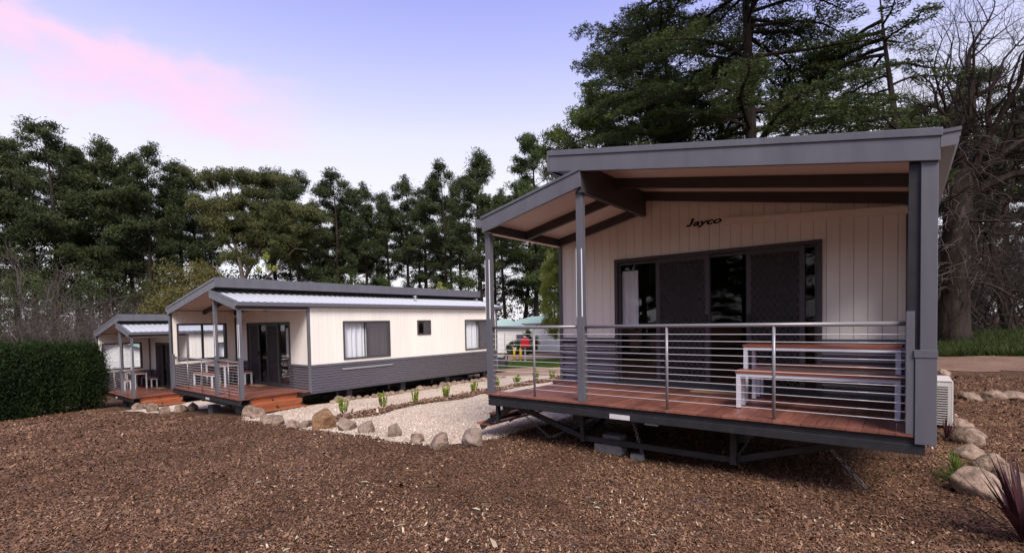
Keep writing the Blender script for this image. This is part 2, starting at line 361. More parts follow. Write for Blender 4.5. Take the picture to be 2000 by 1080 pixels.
DIRTVIG = groundmat('vignetted_dirt_road', [(.11, .065, .045), (.19, .115, .082), (.25, .165, .12)], (1, 25), .01)  # right-hand road: the corner vignette's darkening is put into the colour
DIRT = groundmat('dirt_road', [(.22, .14, .10), (.34, .23, .17), (.40, .29, .22)], (1, 25), .01)
LAWNG = groundmat('lawn_soil', [(.035, .055, .012), (.065, .10, .02), (.09, .13, .03)], (2, 30), .02)
ground = link('ground', grid_mesh('ground', axis_grid(-500, 500, -24, 14, .3), axis_grid(-500, 500, -7, 26, .3), g, MULCHG)); tag(ground, kind='structure')
def band(name, vs_, ul, ur, dz, m, n=24, kind='structure', mound=0):
    """a sheet between two edges u=ul(v) and u=ur(v) laid just over the ground"""
    vs_ = np.asarray(vs_); t = np.linspace(0, 1, n)
    L_ = np.array([ul(v) for v in vs_]); R2 = np.array([ur(v) for v in vs_])
    uu = L_[:, None]+(R2-L_)[:, None]*t; vv = np.repeat(vs_[:, None], n, 1)
    z = g(uu, vv)+dz+mound*np.sin(t*math.pi)[None, :]*(0.7+.3*np.sin(vv*3.1))
    P = np.stack([uu, vv, z], -1).reshape(-1, 3); i = np.arange(len(vs_)*n).reshape(len(vs_), n)
    Fc = np.stack([i[:-1, :-1], i[:-1, 1:], i[1:, 1:], i[1:, :-1]], -1).reshape(-1, 4)
    return tag(link(name, np_mesh(name, P, Fc, m, smooth=True)), kind=kind)
wob = lambda v, a=.12: a*math.sin(v*1.9)+a*.6*math.sin(v*4.3+1)
def poly_sheet(name, poly, dz, m, step=.3):
    """a sheet inside a polygon (site coordinates)"""
    P = np.array(poly); lo = P.min(0)-step; hi = P.max(0)+step
    U = np.arange(lo[0], hi[0], step); V = np.arange(lo[1], hi[1], step); uu, vv = np.meshgrid(U, V)
    # cells whose centre lies inside
    cx = (uu[:-1, :-1]+uu[1:, 1:])/2; cy = (vv[:-1, :-1]+vv[1:, 1:])/2; ins = np.zeros(cx.shape, bool)
    for (x0, y0), (x1, y1) in zip(poly, poly[1:]+poly[:1]):
        c = (y0 > cy) != (y1 > cy); xx = (x1-x0)*(cy-y0)/((y1-y0) or 1e-9)+x0; ins ^= c & (cx < xx)
    i = np.arange(uu.size).reshape(uu.shape)
    Fc = np.stack([i[:-1, :-1], i[:-1, 1:], i[1:, 1:], i[1:, :-1]], -1)[ins]
    used = np.unique(Fc); rm = -np.ones(uu.size, int); rm[used] = np.arange(len(used))
    Pn = np.stack([uu, vv, g(uu, vv)+dz], -1).reshape(-1, 3)[used]
    return tag(link(name, np_mesh(name, Pn, rm[Fc], m, smooth=True)), kind='structure')

# cabins' corner positions in the site frame
def site_of(x, y, z): return cam2site((x, y, z))
PM = site_of(-7.3566, 13.3912, -1.9579); PT = site_of(-15.2175, 19.8682, -2.7593)
ROTM, ROTT = -0.6806-NYAW, -0.6801-NYAW

FRONT = lambda u: -.42 + .03*math.sin(u*2)                      # front edge of the gravel
def gravel_front(name, u0, u1, vf, v1):
    vs_ = np.linspace(0, 1, 70); U = np.linspace(u0, u1, 40)
    uu, tt = np.meshgrid(U, vs_); fr = np.array([vf(x) for x in U])[None, :]
    vv = fr+(v1-fr)*tt; P = np.stack([uu, vv, g(uu, vv)+.014], -1).reshape(-1, 3); i = np.arange(uu.size).reshape(uu.shape)
    Fc = np.stack([i[:-1, :-1], i[:-1, 1:], i[1:, 1:], i[1:, :-1]], -1).reshape(-1, 4)
    return tag(link(name, np_mesh(name, P, Fc, GRAVEL, smooth=True)), kind='structure')
gravel_front('gravel_path', PM.x-.05, -.02, lambda u: np.interp(u, [-9, -8, -5, -3.5, -2, -.6, 0], [.3, -.05, -.3, -.38, -.5, -.62, .25])+.05*math.sin(u*5), 14.6)
gravel_front('gravel_path', PT.x-.3, PM.x-5.3, lambda u: .1+.06*math.sin(u*4), 14)
strip = band('mulch_strip', np.linspace(-.1, 17, 90), lambda v: -5.55+wob(v), lambda v: -4.80+wob(v+3), .020, MULCHG, 10, mound=.06)
# roads and lawns behind
def at_px(lst): return [tuple(G(*p)[:2]) for p in lst]
RA, RB = [(900, 738), (1300, 728), (1300, 714), (900, 722)], [(900, 722), (1300, 714), (1300, 687), (900, 709)]
poly_sheet('dirt_road', at_px(RA), .018, DIRT, .3)
poly_sheet('lawn', at_px(RB), .024, LAWNG, .35)
poly_sheet('dirt_road', at_px([(900, 709), (1300, 687), (1300, 676), (900, 697)]), .018, DIRT, .5)
a_, b_ = G(1800, 724), G(2200, 722); c_, d_ = G(2200, 698), G(1780, 697)
poly_sheet('dirt_road', [tuple(p[:2]) for p in (a_, b_, c_, d_)], .012, DIRTVIG, .35)
e_, f_ = DP(1760, 42), DP(2300, 40)
poly_sheet('lawn', [tuple(p[:2]) for p in (d_, c_, f_, e_)], .016, LAWNG, .5)

def chips(name, pts, size, m, tone, flat=.35, h=None, lift=.006):
    """bark chips / pebbles lying on the ground: bent two-quad flakes"""
    n = len(pts); rng = RNG
    a = rng.uniform(0, 2*math.pi, n); sz = size*rng.lognormal(0, .35, n); wd = sz*rng.uniform(.25, .6, n)
    tilt = rng.normal(0, flat, n); roll = rng.normal(0, flat, n)
    X = np.stack([np.cos(a), np.sin(a), tilt], -1); Y = np.stack([-np.sin(a), np.cos(a), roll], -1)
    C = np.stack([pts[:, 0], pts[:, 1], g(pts[:, 0], pts[:, 1]) + lift + (0 if h is None else h) + np.abs(tilt)*sz*.45], -1)
    L_ = X*sz[:, None]*.5; W_ = Y*wd[:, None]*.5; up_ = np.zeros((n, 3)); up_[:, 2] = wd*.28
    V = np.stack([C-L_-W_, C+L_*rng.uniform(.6, 1, n)[:, None]-W_, C+L_+up_, C+L_*rng.uniform(.6, 1, n)[:, None]+W_, C-L_*.9+W_, C-L_*.7+up_], 1).reshape(-1, 3)
    b = (np.arange(n)*6)[:, None]
    Fc = np.concatenate([b+np.array([0, 1, 2, 5]), b+np.array([5, 2, 3, 4])], 0)
    return np_mesh(name, V, Fc, m, tone=np.concatenate([tone, tone]))
CHIP = chipmat('bark_chips', [(0, (.022, .012, .007)), (.25, (.080, .040, .023)), (.55, (.178, .093, .053)), (.78, (.28, .165, .10)), (.92, (.38, .26, .17)), (1, (.58, .48, .37))])
def in_view_scatter(n, y0, y1, x_over, power=1.0):
    """random points in the wedge of ground in front of the camera"""
    r = y0*(y1/y0)**(RNG.uniform(0, 1, n)**power); x = r*RNG.uniform(-x_over, x_over, n)
    px = x-NX; py = r-NY
    return np.stack([px*CA+py*SA, -px*SA+py*CA], -1)
P = in_view_scatter(520000, 3.0, 24, 1.5)
u_, v_ = P[:, 0], P[:, 1]
vf = np.interp(u_, [-20, -9, -8, -5, -3.5, -2, -.6, .2], [.0, .1, -.1, -.35, -.42, -.54, -.66, 0])
keep = ((v_ < vf-RNG.exponential(.02, len(P))) | ((u_ > -.15) & (v_ < 2.2)) | ((u_ > 5.2) & (v_ < 14))) & ~((u_ < -19.5) & (v_ > 6))
P = P[keep]
depth = np.hypot(P[:, 0]-CAM.x, P[:, 1]-CAM.y)
def patch(x, y):                                # damp and dry patches, scuffed lines
    return .10*np.sin(x*.9+y*.7+1.3*np.sin(y*.6))+.09*np.sin(x*2.3-y*1.1+1.7*np.sin(x*.8+y*1.9))+.07*np.sin(x*4.7+y*3.9+2*np.sin(y*2.2-x))
tone = np.clip(.08+.86*RNG.beta(2.8, 3.6, len(P)) + .5*patch(P[:, 0], P[:, 1]) + .25*(RNG.uniform(0, 1, len(P)) > .985), 0, 1)
o = link('bark_mulch', chips('bark_mulch', P, .0125+.0013*depth, CHIP, tone)); tag(o, kind='stuff')
# pale dry litter swept into drifts, and thin sticks
lit = []
for (px, py, sx_, sy_, n) in ((930, 1050, .8, .35, 1500), (560, 1075, .5, .2, 500), (50, 835, 1.6, .5, 2200), (190, 805, 1.2, .4, 900), (1250, 1000, .5, .3, 500), (1700, 1040, .4, .3, 400), (720, 960, .5, .3, 500)):
    p = G(px, py); lit.append(np.stack([RNG.normal(p.x, sx_, n), RNG.normal(p.y, sy_, n)], -1))
lit = np.concatenate(lit); o = link('dry_litter', chips('dry_litter', lit, .020, CHIP, np.clip(RNG.normal(.76, .16, len(lit)), 0, 1), flat=.5, lift=.010)); tag(o, kind='stuff')
q = in_view_scatter(900, 3.2, 16, 1.1); q = q[(q[:, 1] < -.5)]
tw = MB()
for x, y in q:
    a = random.uniform(0, 6.28); L_ = random.uniform(.05, .20)*(1.4 if random.random() < .1 else 1); z = float(g(x, y))+.018; b = a+random.gauss(0, .25)
    tw.tube([(x, y, z), (x+L_*.5*math.cos(a), y+L_*.5*math.sin(a), z+random.uniform(0, .02)), (x+L_*.5*(math.cos(a)+math.cos(b)), y+L_*.5*(math.sin(a)+math.sin(b)), z+.004)], [.004, .0035, .002], 3, caps=False)
o = tw.build('twig_litter', TWIG); tag(o, kind='stuff')
sp = np.stack([RNG.uniform(-5.5, -4.85, 9000), RNG.uniform(0, 15, 9000)], -1)
o = link('bark_mulch', chips('bark_mulch', sp, .045, CHIP, np.clip(RNG.beta(2.4, 2.0, 9000)+.08, 0, 1), h=.06*np.sin((sp[:, 0]+5.5)/.7*math.pi)+.02)); tag(o, kind='stuff')
# loose gravel
PEB = chipmat('gravel_stones', [(0, (.40, .29, .21)), (.4, (.60, .485, .385)), (.75, (.70, .59, .49)), (1, (.82, .74, .65))])
n = 110000; gp = np.stack([RNG.uniform(-8.9, .1, n), -.75+RNG.exponential(3.2, n)], -1)
vf = np.interp(gp[:, 0], [-9, -8, -5, -3.5, -2, -.6, 0], [.3, -.05, -.3, -.38, -.5, -.62, .2])
gp = gp[(gp[:, 1] > vf-RNG.exponential(.05, n)) & (gp[:, 1] < 14) & ~((gp[:, 0] > -5.45) & (gp[:, 0] < -4.9))]
o = link('loose_gravel', chips('loose_gravel', gp, .0145, PEB, RNG.uniform(0, 1, len(gp)), flat=.5, lift=.018)); tag(o, kind='stuff')
def blades(name, pts, h, m, wd=.012):
    n = len(pts); a = RNG.uniform(0, 2*math.pi, n); hh = h*RNG.lognormal(0, .3, n)
    C = np.stack([pts[:, 0], pts[:, 1], g(pts[:, 0], pts[:, 1])+.01], -1)
    S = np.stack([np.cos(a), np.sin(a), 0*a], -1)*wd; T = np.stack([RNG.normal(0, .4, n), RNG.normal(0, .4, n), np.ones(n)], -1)*hh[:, None]
    V = np.stack([C-S, C+S, C+T], 1).reshape(-1, 3)
    return np_mesh(name, V, np.arange(3*n).reshape(-1, 3), m, tone=RNG.uniform(0, .8, n))
n = 30000; t1 = RNG.uniform(0, 1, n)[:, None]; t2 = RNG.uniform(0, 1, n)[:, None]; LA = np.array(at_px(RB)); q = (LA[0]+(LA[1]-LA[0])*t1)*(1-t2)+(LA[3]+(LA[2]-LA[3])*t1)*t2
tag(link('lawn_grass', blades('lawn_grass', q, .06, GRASS, .02)), kind='stuff')
n = 42000; t1 = RNG.uniform(0, 1, n); t2 = RNG.uniform(0, 1, n)**1.3
A2 = np.array(d_[:2]); B2 = np.array(c_[:2]); C2 = np.array(e_[:2]); D2 = np.array(f_[:2])
q = (A2+(B2-A2)*t1[:, None])*(1-t2[:, None])+(C2+(D2-C2)*t1[:, None])*t2[:, None]
tag(link('bank_grass', blades('bank_grass', q, .24, BANKG, .022)), kind='stuff')

# ------------------------------------------------------------------ the cabins
W, D, LEN = 5.12, 2.04, 8.66                     # deck width, porch depth, body length
WL, WR = .06, 5.09
def zlo(u): return 2.432+(u-.017)*(2.819-2.432)/(1.7275-.017)   # underside of the lower roof's edge beam
def zup(u): return 3.103+(u-1.254)*(2.401-3.103)/(5.285-1.254)  # the same for the upper roof
RT = .21
def wave_z(mb, u0, u1, y0, y1, z0, z1, face, pitch=.080, amp=.021, along='u'):
    """corrugated sheet with horizontal ribs; along 'u' (facing -y at y0) or 'v' (facing -u at u0)"""
    n = max(2, int(round((z1-z0)/pitch)))*8
    zs = np.linspace(z0, z1, n+1); of = amp*np.cos(np.arange(n+1)/8*2*math.pi)
    vs_ = []
    for z, d in zip(zs, of):
        if along == 'u': vs_ += [(u0, y0-d, z), (u1, y0-d, z)]
        else: vs_ += [(u0-d*face, y0, z), (u0-d*face, y1, z)]
    mb.add(vs_, [(2*i, 2*i+1, 2*i+3, 2*i+2) for i in range(n)]); return mb
def boards(root, mir, a0, a1, z0, ztop, openings, plane, depth, along, pitch=.15, name='cladding_board', joined=None, first=0.0):
    """vertical cladding boards with grooves between; each board is an object. openings: (a0,a1,z0,z1)"""
    a = a0+first-(pitch if first > 0 else 0)
    while a < a1-1e-4:
        p0, p1 = max(a, a0)+.0024, min(a+pitch, a1)-.0024; a += pitch
        if p1-p0 < .01: continue
        cuts = sorted({p0, p1} | {x for o in openings for x in o[:2] if p0 < x < p1})
        mb = MB(mir) if joined is None else joined; any_ = False
        for c0, c1 in zip(cuts, cuts[1:]):
            if c1-c0 < .004: continue
            m_ = (c0+c1)/2; segs = [(z0, None)]
            ops = sorted([o for o in openings if o[0] <= m_ <= o[1]], key=lambda o: o[2])
            out = []; lo = z0
            for o in ops:
                if o[2] > lo: out.append((lo, o[2]))
                lo = o[3]
            out.append((lo, None))
            for s0, s1 in out:
                t0 = ztop(c0) if s1 is None else s1; t1 = ztop(c1) if s1 is None else s1
                if t0-s0 < .01: continue
                any_ = True
                if joined is None: mb = MB(mir)
                if along == 'u': mb.box(c0, c1, plane, plane+depth, s0, t0, s0, t1)
                else: mb.box(plane, plane+depth, c0, c1, s0, t0)
                if joined is None: mb.build(name, CREAM, root)
def frame_uz(mb, u0, u1, z0, z1, y0, y1, t):
    mb.box(u0, u0+t, y0, y1, z0, z1); mb.box(u1-t, u1, y0, y1, z0, z1); mb.box(u0+t, u1-t, y0, y1, z0, z0+t); mb.box(u0+t, u1-t, y0, y1, z1-t, z1); return mb
def frame_vz(mb, x0, x1, v0, v1, z0, z1, t):
    mb.box(x0, x1, v0, v0+t, z0, z1); mb.box(x0, x1, v1-t, v1, z0, z1); mb.box(x0, x1, v0+t, v1-t, z0, z0+t); mb.box(x0, x1, v0+t, v1-t, z1-t, z1); return mb
def curtain(mb, a0, a1, z0, z1, plane, along, amp=.025, n=40):
    vs_ = []
    for i in range(n+1):
        t = i/n; a = a0+(a1-a0)*t; d = amp*math.sin(t*math.pi*9+.7*math.sin(t*13)); 
        for z in (z0, z1): vs_.append((a, plane+d, z) if along == 'u' else (plane+d, a, z))
    mb.add(vs_, [(2*i, 2*i+2, 2*i+3, 2*i+1) for i in range(n)]); return mb
def text_mesh(txt, m, width, shear=.25, ext=.004, bold=.02, xs=1.0):
    c = bpy.data.curves.new('lettering', 'FONT'); c.body = txt; c.size = 1; c.shear = shear; c.offset = bold; c.extrude = .05
    o = bpy.data.objects.new('lettering', c); COL.objects.link(o); dg = bpy.context.evaluated_depsgraph_get()
    me = bpy.data.meshes.new_from_object(o.evaluated_get(dg)); bpy.data.objects.remove(o)
    co = np.array([v.co[:] for v in me.vertices]); lo, hi = co.min(0), co.max(0); k = width/(hi[0]-lo[0])
    for v in me.vertices: v.co = ((v.co.x-lo[0])*k, (v.co.y-lo[1])*k*xs, v.co.z/.05*ext)
    me.materials.clear(); me.materials.append(m); return me

def diamond(mb, u0, u1, z0, z1, y, p=.085, q=.125, wd=.0055):
    """diamond security grille of crossing bars clipped to a rectangle"""
    for sgn in (1, -1):
        k = q/p*sgn; c = -20.0
        lo, hi = (z0-k*u1, z1-k*u0) if sgn > 0 else (z0-k*u0, z1-k*u1)
        c = math.floor(lo/q)*q
        while c < hi+q:
            pts = []
            for u in (u0, u1):
                z = k*u+c
                if z0 <= z <= z1: pts.append((u, z))
            for z in (z0, z1):
                u = (z-c)/k
                if u0 < u < u1: pts.append((u, z))
            if len(pts) >= 2:
                (ua, za), (ub, zb) = pts[0], pts[1]
                if abs(ua-ub) > .01: mb.bar((ua, y, za), (ub, y, zb), wd, wd)
            c += q
    return mb

def build_cabin(mir, loc, rz, label, front_steps, long_boards, gz):
    """gz: ground below deck. local origin: outer front corner of the deck, top of deck = 0"""
    root = empty('holiday_cabin', loc, label, 'cabin', None, rz)
    B = lambda: MB(mir)
    P_ = lambda nm, mb, m, par=root, **k: mb.build(nm, m, par, **k)
    # --- chassis and under-deck structure
    mb = B(); mb.box(.02, 5.2, .022, .062, -.090, -.0255); P_('deck_joist', mb, CHASSIS)
    mb = B(); mb.box(.04, 5.2, .0, .05, -.182, -.0925); P_('edge_beam', mb, CHASSIS, bevel=.004)
    for u in (.36, 1.0, 1.7, 2.5, 3.3, 4.1, 5.0): mb = B(); mb.box(u, u+.04, .065, 2.0, -.15, -.0255); P_('floor_joist', mb, CHASSIS)
    for q in ((.05, .358, .26, .30, -.16, -.026), (.072, .358, 1.80, 1.84, -.16, -.026), (.03, .07, 1.80, 2.03, -.12, -.026)): mb = B(); mb.box(*q); P_('floor_joist', mb, CHASSIS)
    mb = B(); mb.box(.12, 5.05, 2.05, 10.68, -.13, -.03); mb.box(1.30, 1.42, .4, 10.6, -.36, -.132); mb.box(3.5, 3.62, .4, 10.6, -.36, -.132)
    for v in (3, 5, 7, 9, 10.4): mb.box(.2, 4.9, v, v+.08, -.30, -.133)
    P_('chassis_frame', mb, CHASSIS)
    mb = B()
    zb = max(-.60, gz+.10)
    mb.bar((.30, .38, -.23), (1.5, .38, zb+.035), .05, .07); mb.bar((4.62, .38, -.22), (3.5, .38, zb+.035), .05, .07)
    mb.bar((1.47, .36, zb+.035), (3.53, .36, zb+.035), .05, .07); mb.bar((1.5, .33, -.184), (1.5, .33, zb-.01), .05, .05); mb.bar((3.5, .33, -.184), (3.5, .33, zb-.01), .07, .06)
    mb.bar((1.52, .40, zb+.03), (1.36, 1.9, -.22), .045, .05); mb.bar((3.48, .40, zb+.03), (3.55, 1.9, -.22), .045, .05)
    P_('drawbar_frame', mb, CHASSIS)
    for v in (3.4, 5.6, 7.8, 10.0): mb = B(); mb.box(.25, .45, v, v+.2, gz-.05, -.13); P_('stump', mb, BEAM)
    for v in (2.6, 6.6): mb = B(); mb.box(3.4, 3.7, v, v+.2, gz-.05, -.36); P_('stump', mb, BEAM)
    mb = B(); mb.box(.10, .145, .10, .16, -.46, -.184) if gz < -.6 else mb.box(.10, .145, .10, .16, gz-.03, -.184); P_('step_post', mb, CHASSIS)
    # --- deck boards, each its own
    pitch = W/40
    for i in range(40):
        u0 = i*pitch+.0025; u1 = (i+1)*pitch-.0025; mb = B(); dz = random.uniform(-.0015, .0015)
        if u1 < .34: mb.box(u0, u1, -.012, .27, -.024, dz); P_('deck_board', mb, TIMBER); mb = B(); mb.box(u0, u1, 1.80, 2.03, -.024, dz)
        else: mb.box(u0, u1, -.012, 2.03, -.024, dz)
        P_('deck_board', mb, TIMBER)
    # --- steps at the outer side
    st = root
    for k in range(front_steps):
        zt = -.183*(k+1); ua = .36-.27*(k+1)
        for j in range(2):
            mb = B(); mb.box(ua-.02+j*.146, ua+.12+j*.146, .285, 1.80, zt-.03, zt); P_('tread', mb, STEPT)
        if front_steps == 2: mb = B(); mb.box(ua+.252, ua+.27, .30, 1.79, zt+.006, zt+.183-.034); P_('riser', mb, STEPT)
        else:
            for q in ((.03, .075), (.088, .14)): mb = B(); mb.box(ua+.252, ua+.27, .30, 1.79, zt+q[0], zt+q[1]); P_('riser', mb, CHASSIS)
    zt = -.183*front_steps; ua = .36-.27*front_steps
    if front_steps == 2:
        mb = B(); mb.box(ua-.012, ua+.006, .30, 1.79, zt-.155, zt-.034); P_('riser', mb, CHASSIS)
    for v in (.30, 1.03, 1.76): mb = B(); mb.bar((.36, v, -.17), (ua+.06, v, zt-.075), .03, .09); P_('stringer', mb, CHASSIS)
    # --- end wall of the porch with its window opening
    wo = (.15, 1.71, .85, 2.11)
    mb = B()
    boards(root, mir, .03, D-.02, .76, lambda v: zup(WR)-.0+.10, [wo], WR-.006, .03, 'v', name='cladding_board')
    mb = B()
    for (z0, z1, v0, v1) in ((-.02, wo[2], .03, D), (wo[3], zup(5.15)+.1, .03, D), (wo[2], wo[3], .03, wo[0]), (wo[2], wo[3], wo[1], D)):
        mb.box(WR+.026, 5.23, v0, v1, z0, z1)
    P_('end_wall', mb, CREAM)
    mb = B(); wave_z(mb, WR-.014, 0, .04, D-.02, .0, .755, 1, along='v'); P_('corrugated_sheet', mb, CORR, smooth=True)
    mb = B(); mb.box(5.158, 5.275, -.022, .028, .74, zup(5.2)+.02); P_('end_cover', mb, DARK, bevel=.004)
    mb = B(); mb.box(5.125, 5.277, -.024, .028, -.083, .73); P_('end_cover', mb, DARK, bevel=.004)
    mb = B(); mb.box(5.074, 5.156, .004, .028, .0, zup(5.15)+.02); P_('end_trim', mb, CHASSIS)
    mb = B(); mb.box(5.118, 5.282, -.03, .03, .695, .765); P_('joint_cover', mb, DARK, bevel=.003)
    mb = B(); mb.box(5.06, 5.122, -.012, .06, .0, 1.11); P_('rail_post', mb, DARK, bevel=.004)
    win = B(); frame_vz(win, WR-.02, 5.235, *wo, .06); win.box(WR-.01, 5.15, .90, .96, wo[2]+.06, wo[3]-.06)
    fr = P_('window_frame', win, BEAM)
    mb = B(); mb.box(5.12, 5.126, wo[0]+.06, .90, wo[2]+.06, wo[3]-.06); P_('pane', mb, GLASS, fr)
    mb = B(); mb.box(5.12, 5.126, .96, wo[1]-.06, wo[2]+.06, wo[3]-.06); P_('pane', mb, GLASS, fr)
    # --- door wall
    do = (1.17, 4.185, .0, 2.1)
    ztop = lambda u: (zlo(u) if u < 1.70 else zup(u))+.12
    boards(root, mir, WL+.05, WR-.03, .765, ztop, [do], D, .014, 'u', first=.07)
    mb = B()
    for (u0, u1, z0, t) in ((WL+.02, 1.17, -.03, None), (4.185, WR, -.03, None)):
        n_ = 6
        for k in range(n_):
            a, b = u0+(u1-u0)*k/n_, u0+(u1-u0)*(k+1)/n_; mb.box(a, b, D+.015, D+.08, z0, ztop(a), z0, ztop(b))
    for k in range(12):
        a, b = 1.17+3.015*k/12, 1.17+3.015*(k+1)/12; mb.box(a, b, D+.015, D+.08, 2.1, ztop(a), 2.1, ztop(b))
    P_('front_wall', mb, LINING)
    mb = B(); wave_z(mb, WL+.05, do[0], D-.003, 0, .0, .745, 1); P_('corrugated_sheet', mb, CORR, smooth=True)
    mb = B(); wave_z(mb, do[1], WR-.02, D-.003, 0, .0, .745, 1); P_('corrugated_sheet', mb, CORR, smooth=True)
    mb = B(); mb.box(WL+.05, do[0]-.002, D-.030, D+.01, .715, .778); P_('dado_trim', mb, DARK)
    mb = B(); mb.box(do[1]+.002, WR-.03, D-.030, D+.01, .715, .778); P_('dado_trim', mb, DARK)
    mb = B(); mb.box(WL-.008, WL+.05, D-.022, D+.06, -.09, ztop(WL)-.02); P_('corner_trim', mb, DARK)
    mb = B(); mb.box(WR-.032, WR-.008, D-.05, D+.01, .0, ztop(WR)); P_('corner_trim', mb, BEAM)
    # sloping cream cover strip and the maker's lettering
    mb = B(); mb.box(2.97, 5.075, D-.055, D-.001, 2.448, 2.546, 2.300, 2.395); P_('cover_strip', mb, CREAM)
    me = text_mesh('ayco', BLACK, .425, shear=.30, bold=.028, xs=.58)
    J = [(.20, .72), (.37, .72), (.37, .18), (.31, .05), (.21, 0), (.09, 0), (.01, .06), (0, .19), (.13, .19), (.145, .135), (.19, .135), (.20, .18)]
    mb = MB(); mb.prism([((x*.245+y*.055), y*.165) for x, y in J], -.004, .0); jl = mb.build('letter_j', BLACK, root); jl.location = (2.383 if mir > 0 else -2.913, D-.004, 2.494)
    lo = link('lettering', me, root); lo.rotation_euler = (math.pi/2, 0, 0); lo.location = (2.488 if mir > 0 else -2.808, D-.004, 2.462)
    if mir > 0: lo.rotation_euler = (math.pi/2, math.radians(-.0), 0)
    # --- sliding doors
    t0, t1 = D-.03, D+.055
    dfr = B(); frame_uz(dfr, *do, t0, t1, .055); dfo = P_('door_frame', dfr, BEAM)
    def leaf(u0, u1, y, gr, nm, handle=None, st=.05):
        f = B(); frame_uz(f, u0, u1, .06, 2.04, y, y+.03, st)
        lf = P_(nm, f, BEAM)
        mb = B(); mb.box(u0+st, u1-st, y+.012, y+.017, .06+st, 2.04-st); mb.build('pane' if not gr else 'mesh_screen', (GLASS if u0 < 1.3 else GLASSD) if not gr else SCREENM, lf)
        if gr:
            mb = B(); diamond(mb, u0+st, u1-st, .06+st, 2.04-st, y+.006); mb.build('grille', SCREEN, lf)
        if handle:
            mb = B(); mb.box(handle-.016, handle+.016, y-.03, y-.002, .98, 1.14); mb.build('handle', BLACK, lf)
        return lf
    leaf(1.228, 1.93, t0+.035, False, 'fixed_panel', st=.045)
    leaf(1.90, 2.735, t0+.002, True, 'screen_door', 2.695, st=.065)
    leaf(2.70, 3.31, t0+.036, False, 'glass_door', st=.045)
    leaf(3.25, 3.985, t0+.002, True, 'screen_door', 3.285, st=.065)
    leaf(3.955, 4.128, t0+.036, False, 'fixed_panel', st=.03)
    mb = B(); mb.box(do[0], do[1], D-.045, D-.031, .0, .05); P_('door_sill', mb, BEAM)
    mb = B(); curtain(mb, 1.275, 1.56, .96, 1.90, D+.066, 'u', .016); P_('curtain', mb, CURT)
    # --- long wall to the path
    wins = [(D+1.166, D+2.987, .8635, 2.094), (D+4.217, D+4.867, 1.56, 2.094), (D+6.70, D+8.42, .8635, 2.094)]
    VE = D+LEN
    if long_boards:
        boards(root, mir, D+.03, VE-.06, .762, lambda v: 2.515, wins, WL, .014, 'v')
    else:
        mb = B(); boards(root, mir, D+.03, VE-.06, .762, lambda v: 2.515, wins, WL, .014, 'v', joined=mb); mb.build('side_cladding', CREAM, root)
    mb = B(); vs2 = [D+.08]+[x for w_ in wins for x in w_[:2]]+[VE]
    for i, (a, b) in enumerate(zip(vs2, vs2[1:])):
        if i % 2 == 0: mb.box(WL+.016, WL+.08, a, b, -.05, 2.55)
        else:
            w_ = wins[i//2]; mb.box(WL+.016, WL+.08, a, b, -.05, w_[2]); mb.box(WL+.016, WL+.08, a, b, w_[3], 2.55)
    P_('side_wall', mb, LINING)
    mb = B(); wave_z(mb, WL-.004, 0, D+.05, VE-.05, -.088, .735, 1, along='v'); P_('corrugated_sheet', mb, CORR, smooth=True)
    mb = B(); mb.box(WL-.026, WL+.01, D+.055, VE-.05, .712, .775); P_('dado_trim', mb, DARK)
    mb = B(); mb.box(WL-.03, WL+.04, VE-.055, VE+.02, -.09, 2.52); P_('corner_trim', mb, DARK)
    for k, w_ in enumerate(wins):
        f = B(); frame_vz(f, WL-.03, WL+.05, *w_, .05); mid = (w_[0]+w_[1])/2; f.box(WL-.02, WL+.03, mid-.03, mid+.03, w_[2]+.05, w_[3]-.05)
        fr = P_('window_frame', f, BEAM)
        for a, b in ((w_[0]+.05, mid-.03), (mid+.03, w_[1]-.05)):
            mb = B(); mb.box(WL+.0, WL+.006, a, b, w_[2]+.05, w_[3]-.05); mb.build('pane', GLASS if k != 1 else GLASSD, fr)
        mb = B(); mb.box(WL-.012, WL-.008, mid+.03, w_[1]-.05, w_[2]+.05, w_[3]-.05); mb.build('fly_screen', FLYM, fr)
        if k != 1:
            for a, b in ((w_[0]+.02, mid-.04), (mid+.0, w_[1]-.04)):
                mb = B(); curtain(mb, a, b, w_[2]-.05, w_[3]-.02, WL+.14, 'v', .03); mb.build('curtain', CURT, fr)
    mb = B(); mb.box(WL-.055, WL-.014, 3.14, 5.07, .545, .60); mb.bar((WL-.03, 3.14, .585), (WL-.06, 5.07, .575), .012, .03); P_('fold_down_shelf', mb, GALV)
    # --- back, far side and inside
    mb = B(); mb.box(WL+.082, 5.05, VE-.07, VE, -.05, 2.5); P_('rear_wall', mb, CREAM)
    mb = B(); mb.box(5.08, 5.22, D, VE, -.05, 2.5); P_('far_side_wall', mb, CREAM)
    mb = B(); mb.box(WL+.082, 5.05, D+.082, VE-.075, -.028, .0); P_('floor', mb, FLOORV)
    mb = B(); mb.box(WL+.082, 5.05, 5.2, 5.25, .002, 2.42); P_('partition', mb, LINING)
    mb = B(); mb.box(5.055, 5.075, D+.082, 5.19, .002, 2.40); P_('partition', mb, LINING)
    # --- roof
    v0, v1 = -.05, 10.98
    mb = B(); mb.box(1.254, 5.285, v0, v0+.04, zup(1.254), zup(1.254)+RT, zup(5.285), zup(5.285)+RT); P_('upper_fascia', mb, DARK, bevel=.004)
    mb = B(); mb.box(1.245, 5.30, v0-.014, v0+.10, zup(1.245)+RT-.004, zup(1.245)+RT+.068, zup(5.3)+RT-.004, zup(5.3)+RT+.068); P_('upper_barge_cap', mb, DARK, bevel=.006)
    mb = B(); mb.box(1.225, 1.252, v0-.01, v1, zup(1.254)-.0, zup(1.254)+RT+.07); P_('ridge_fascia', mb, DARK, bevel=.004)
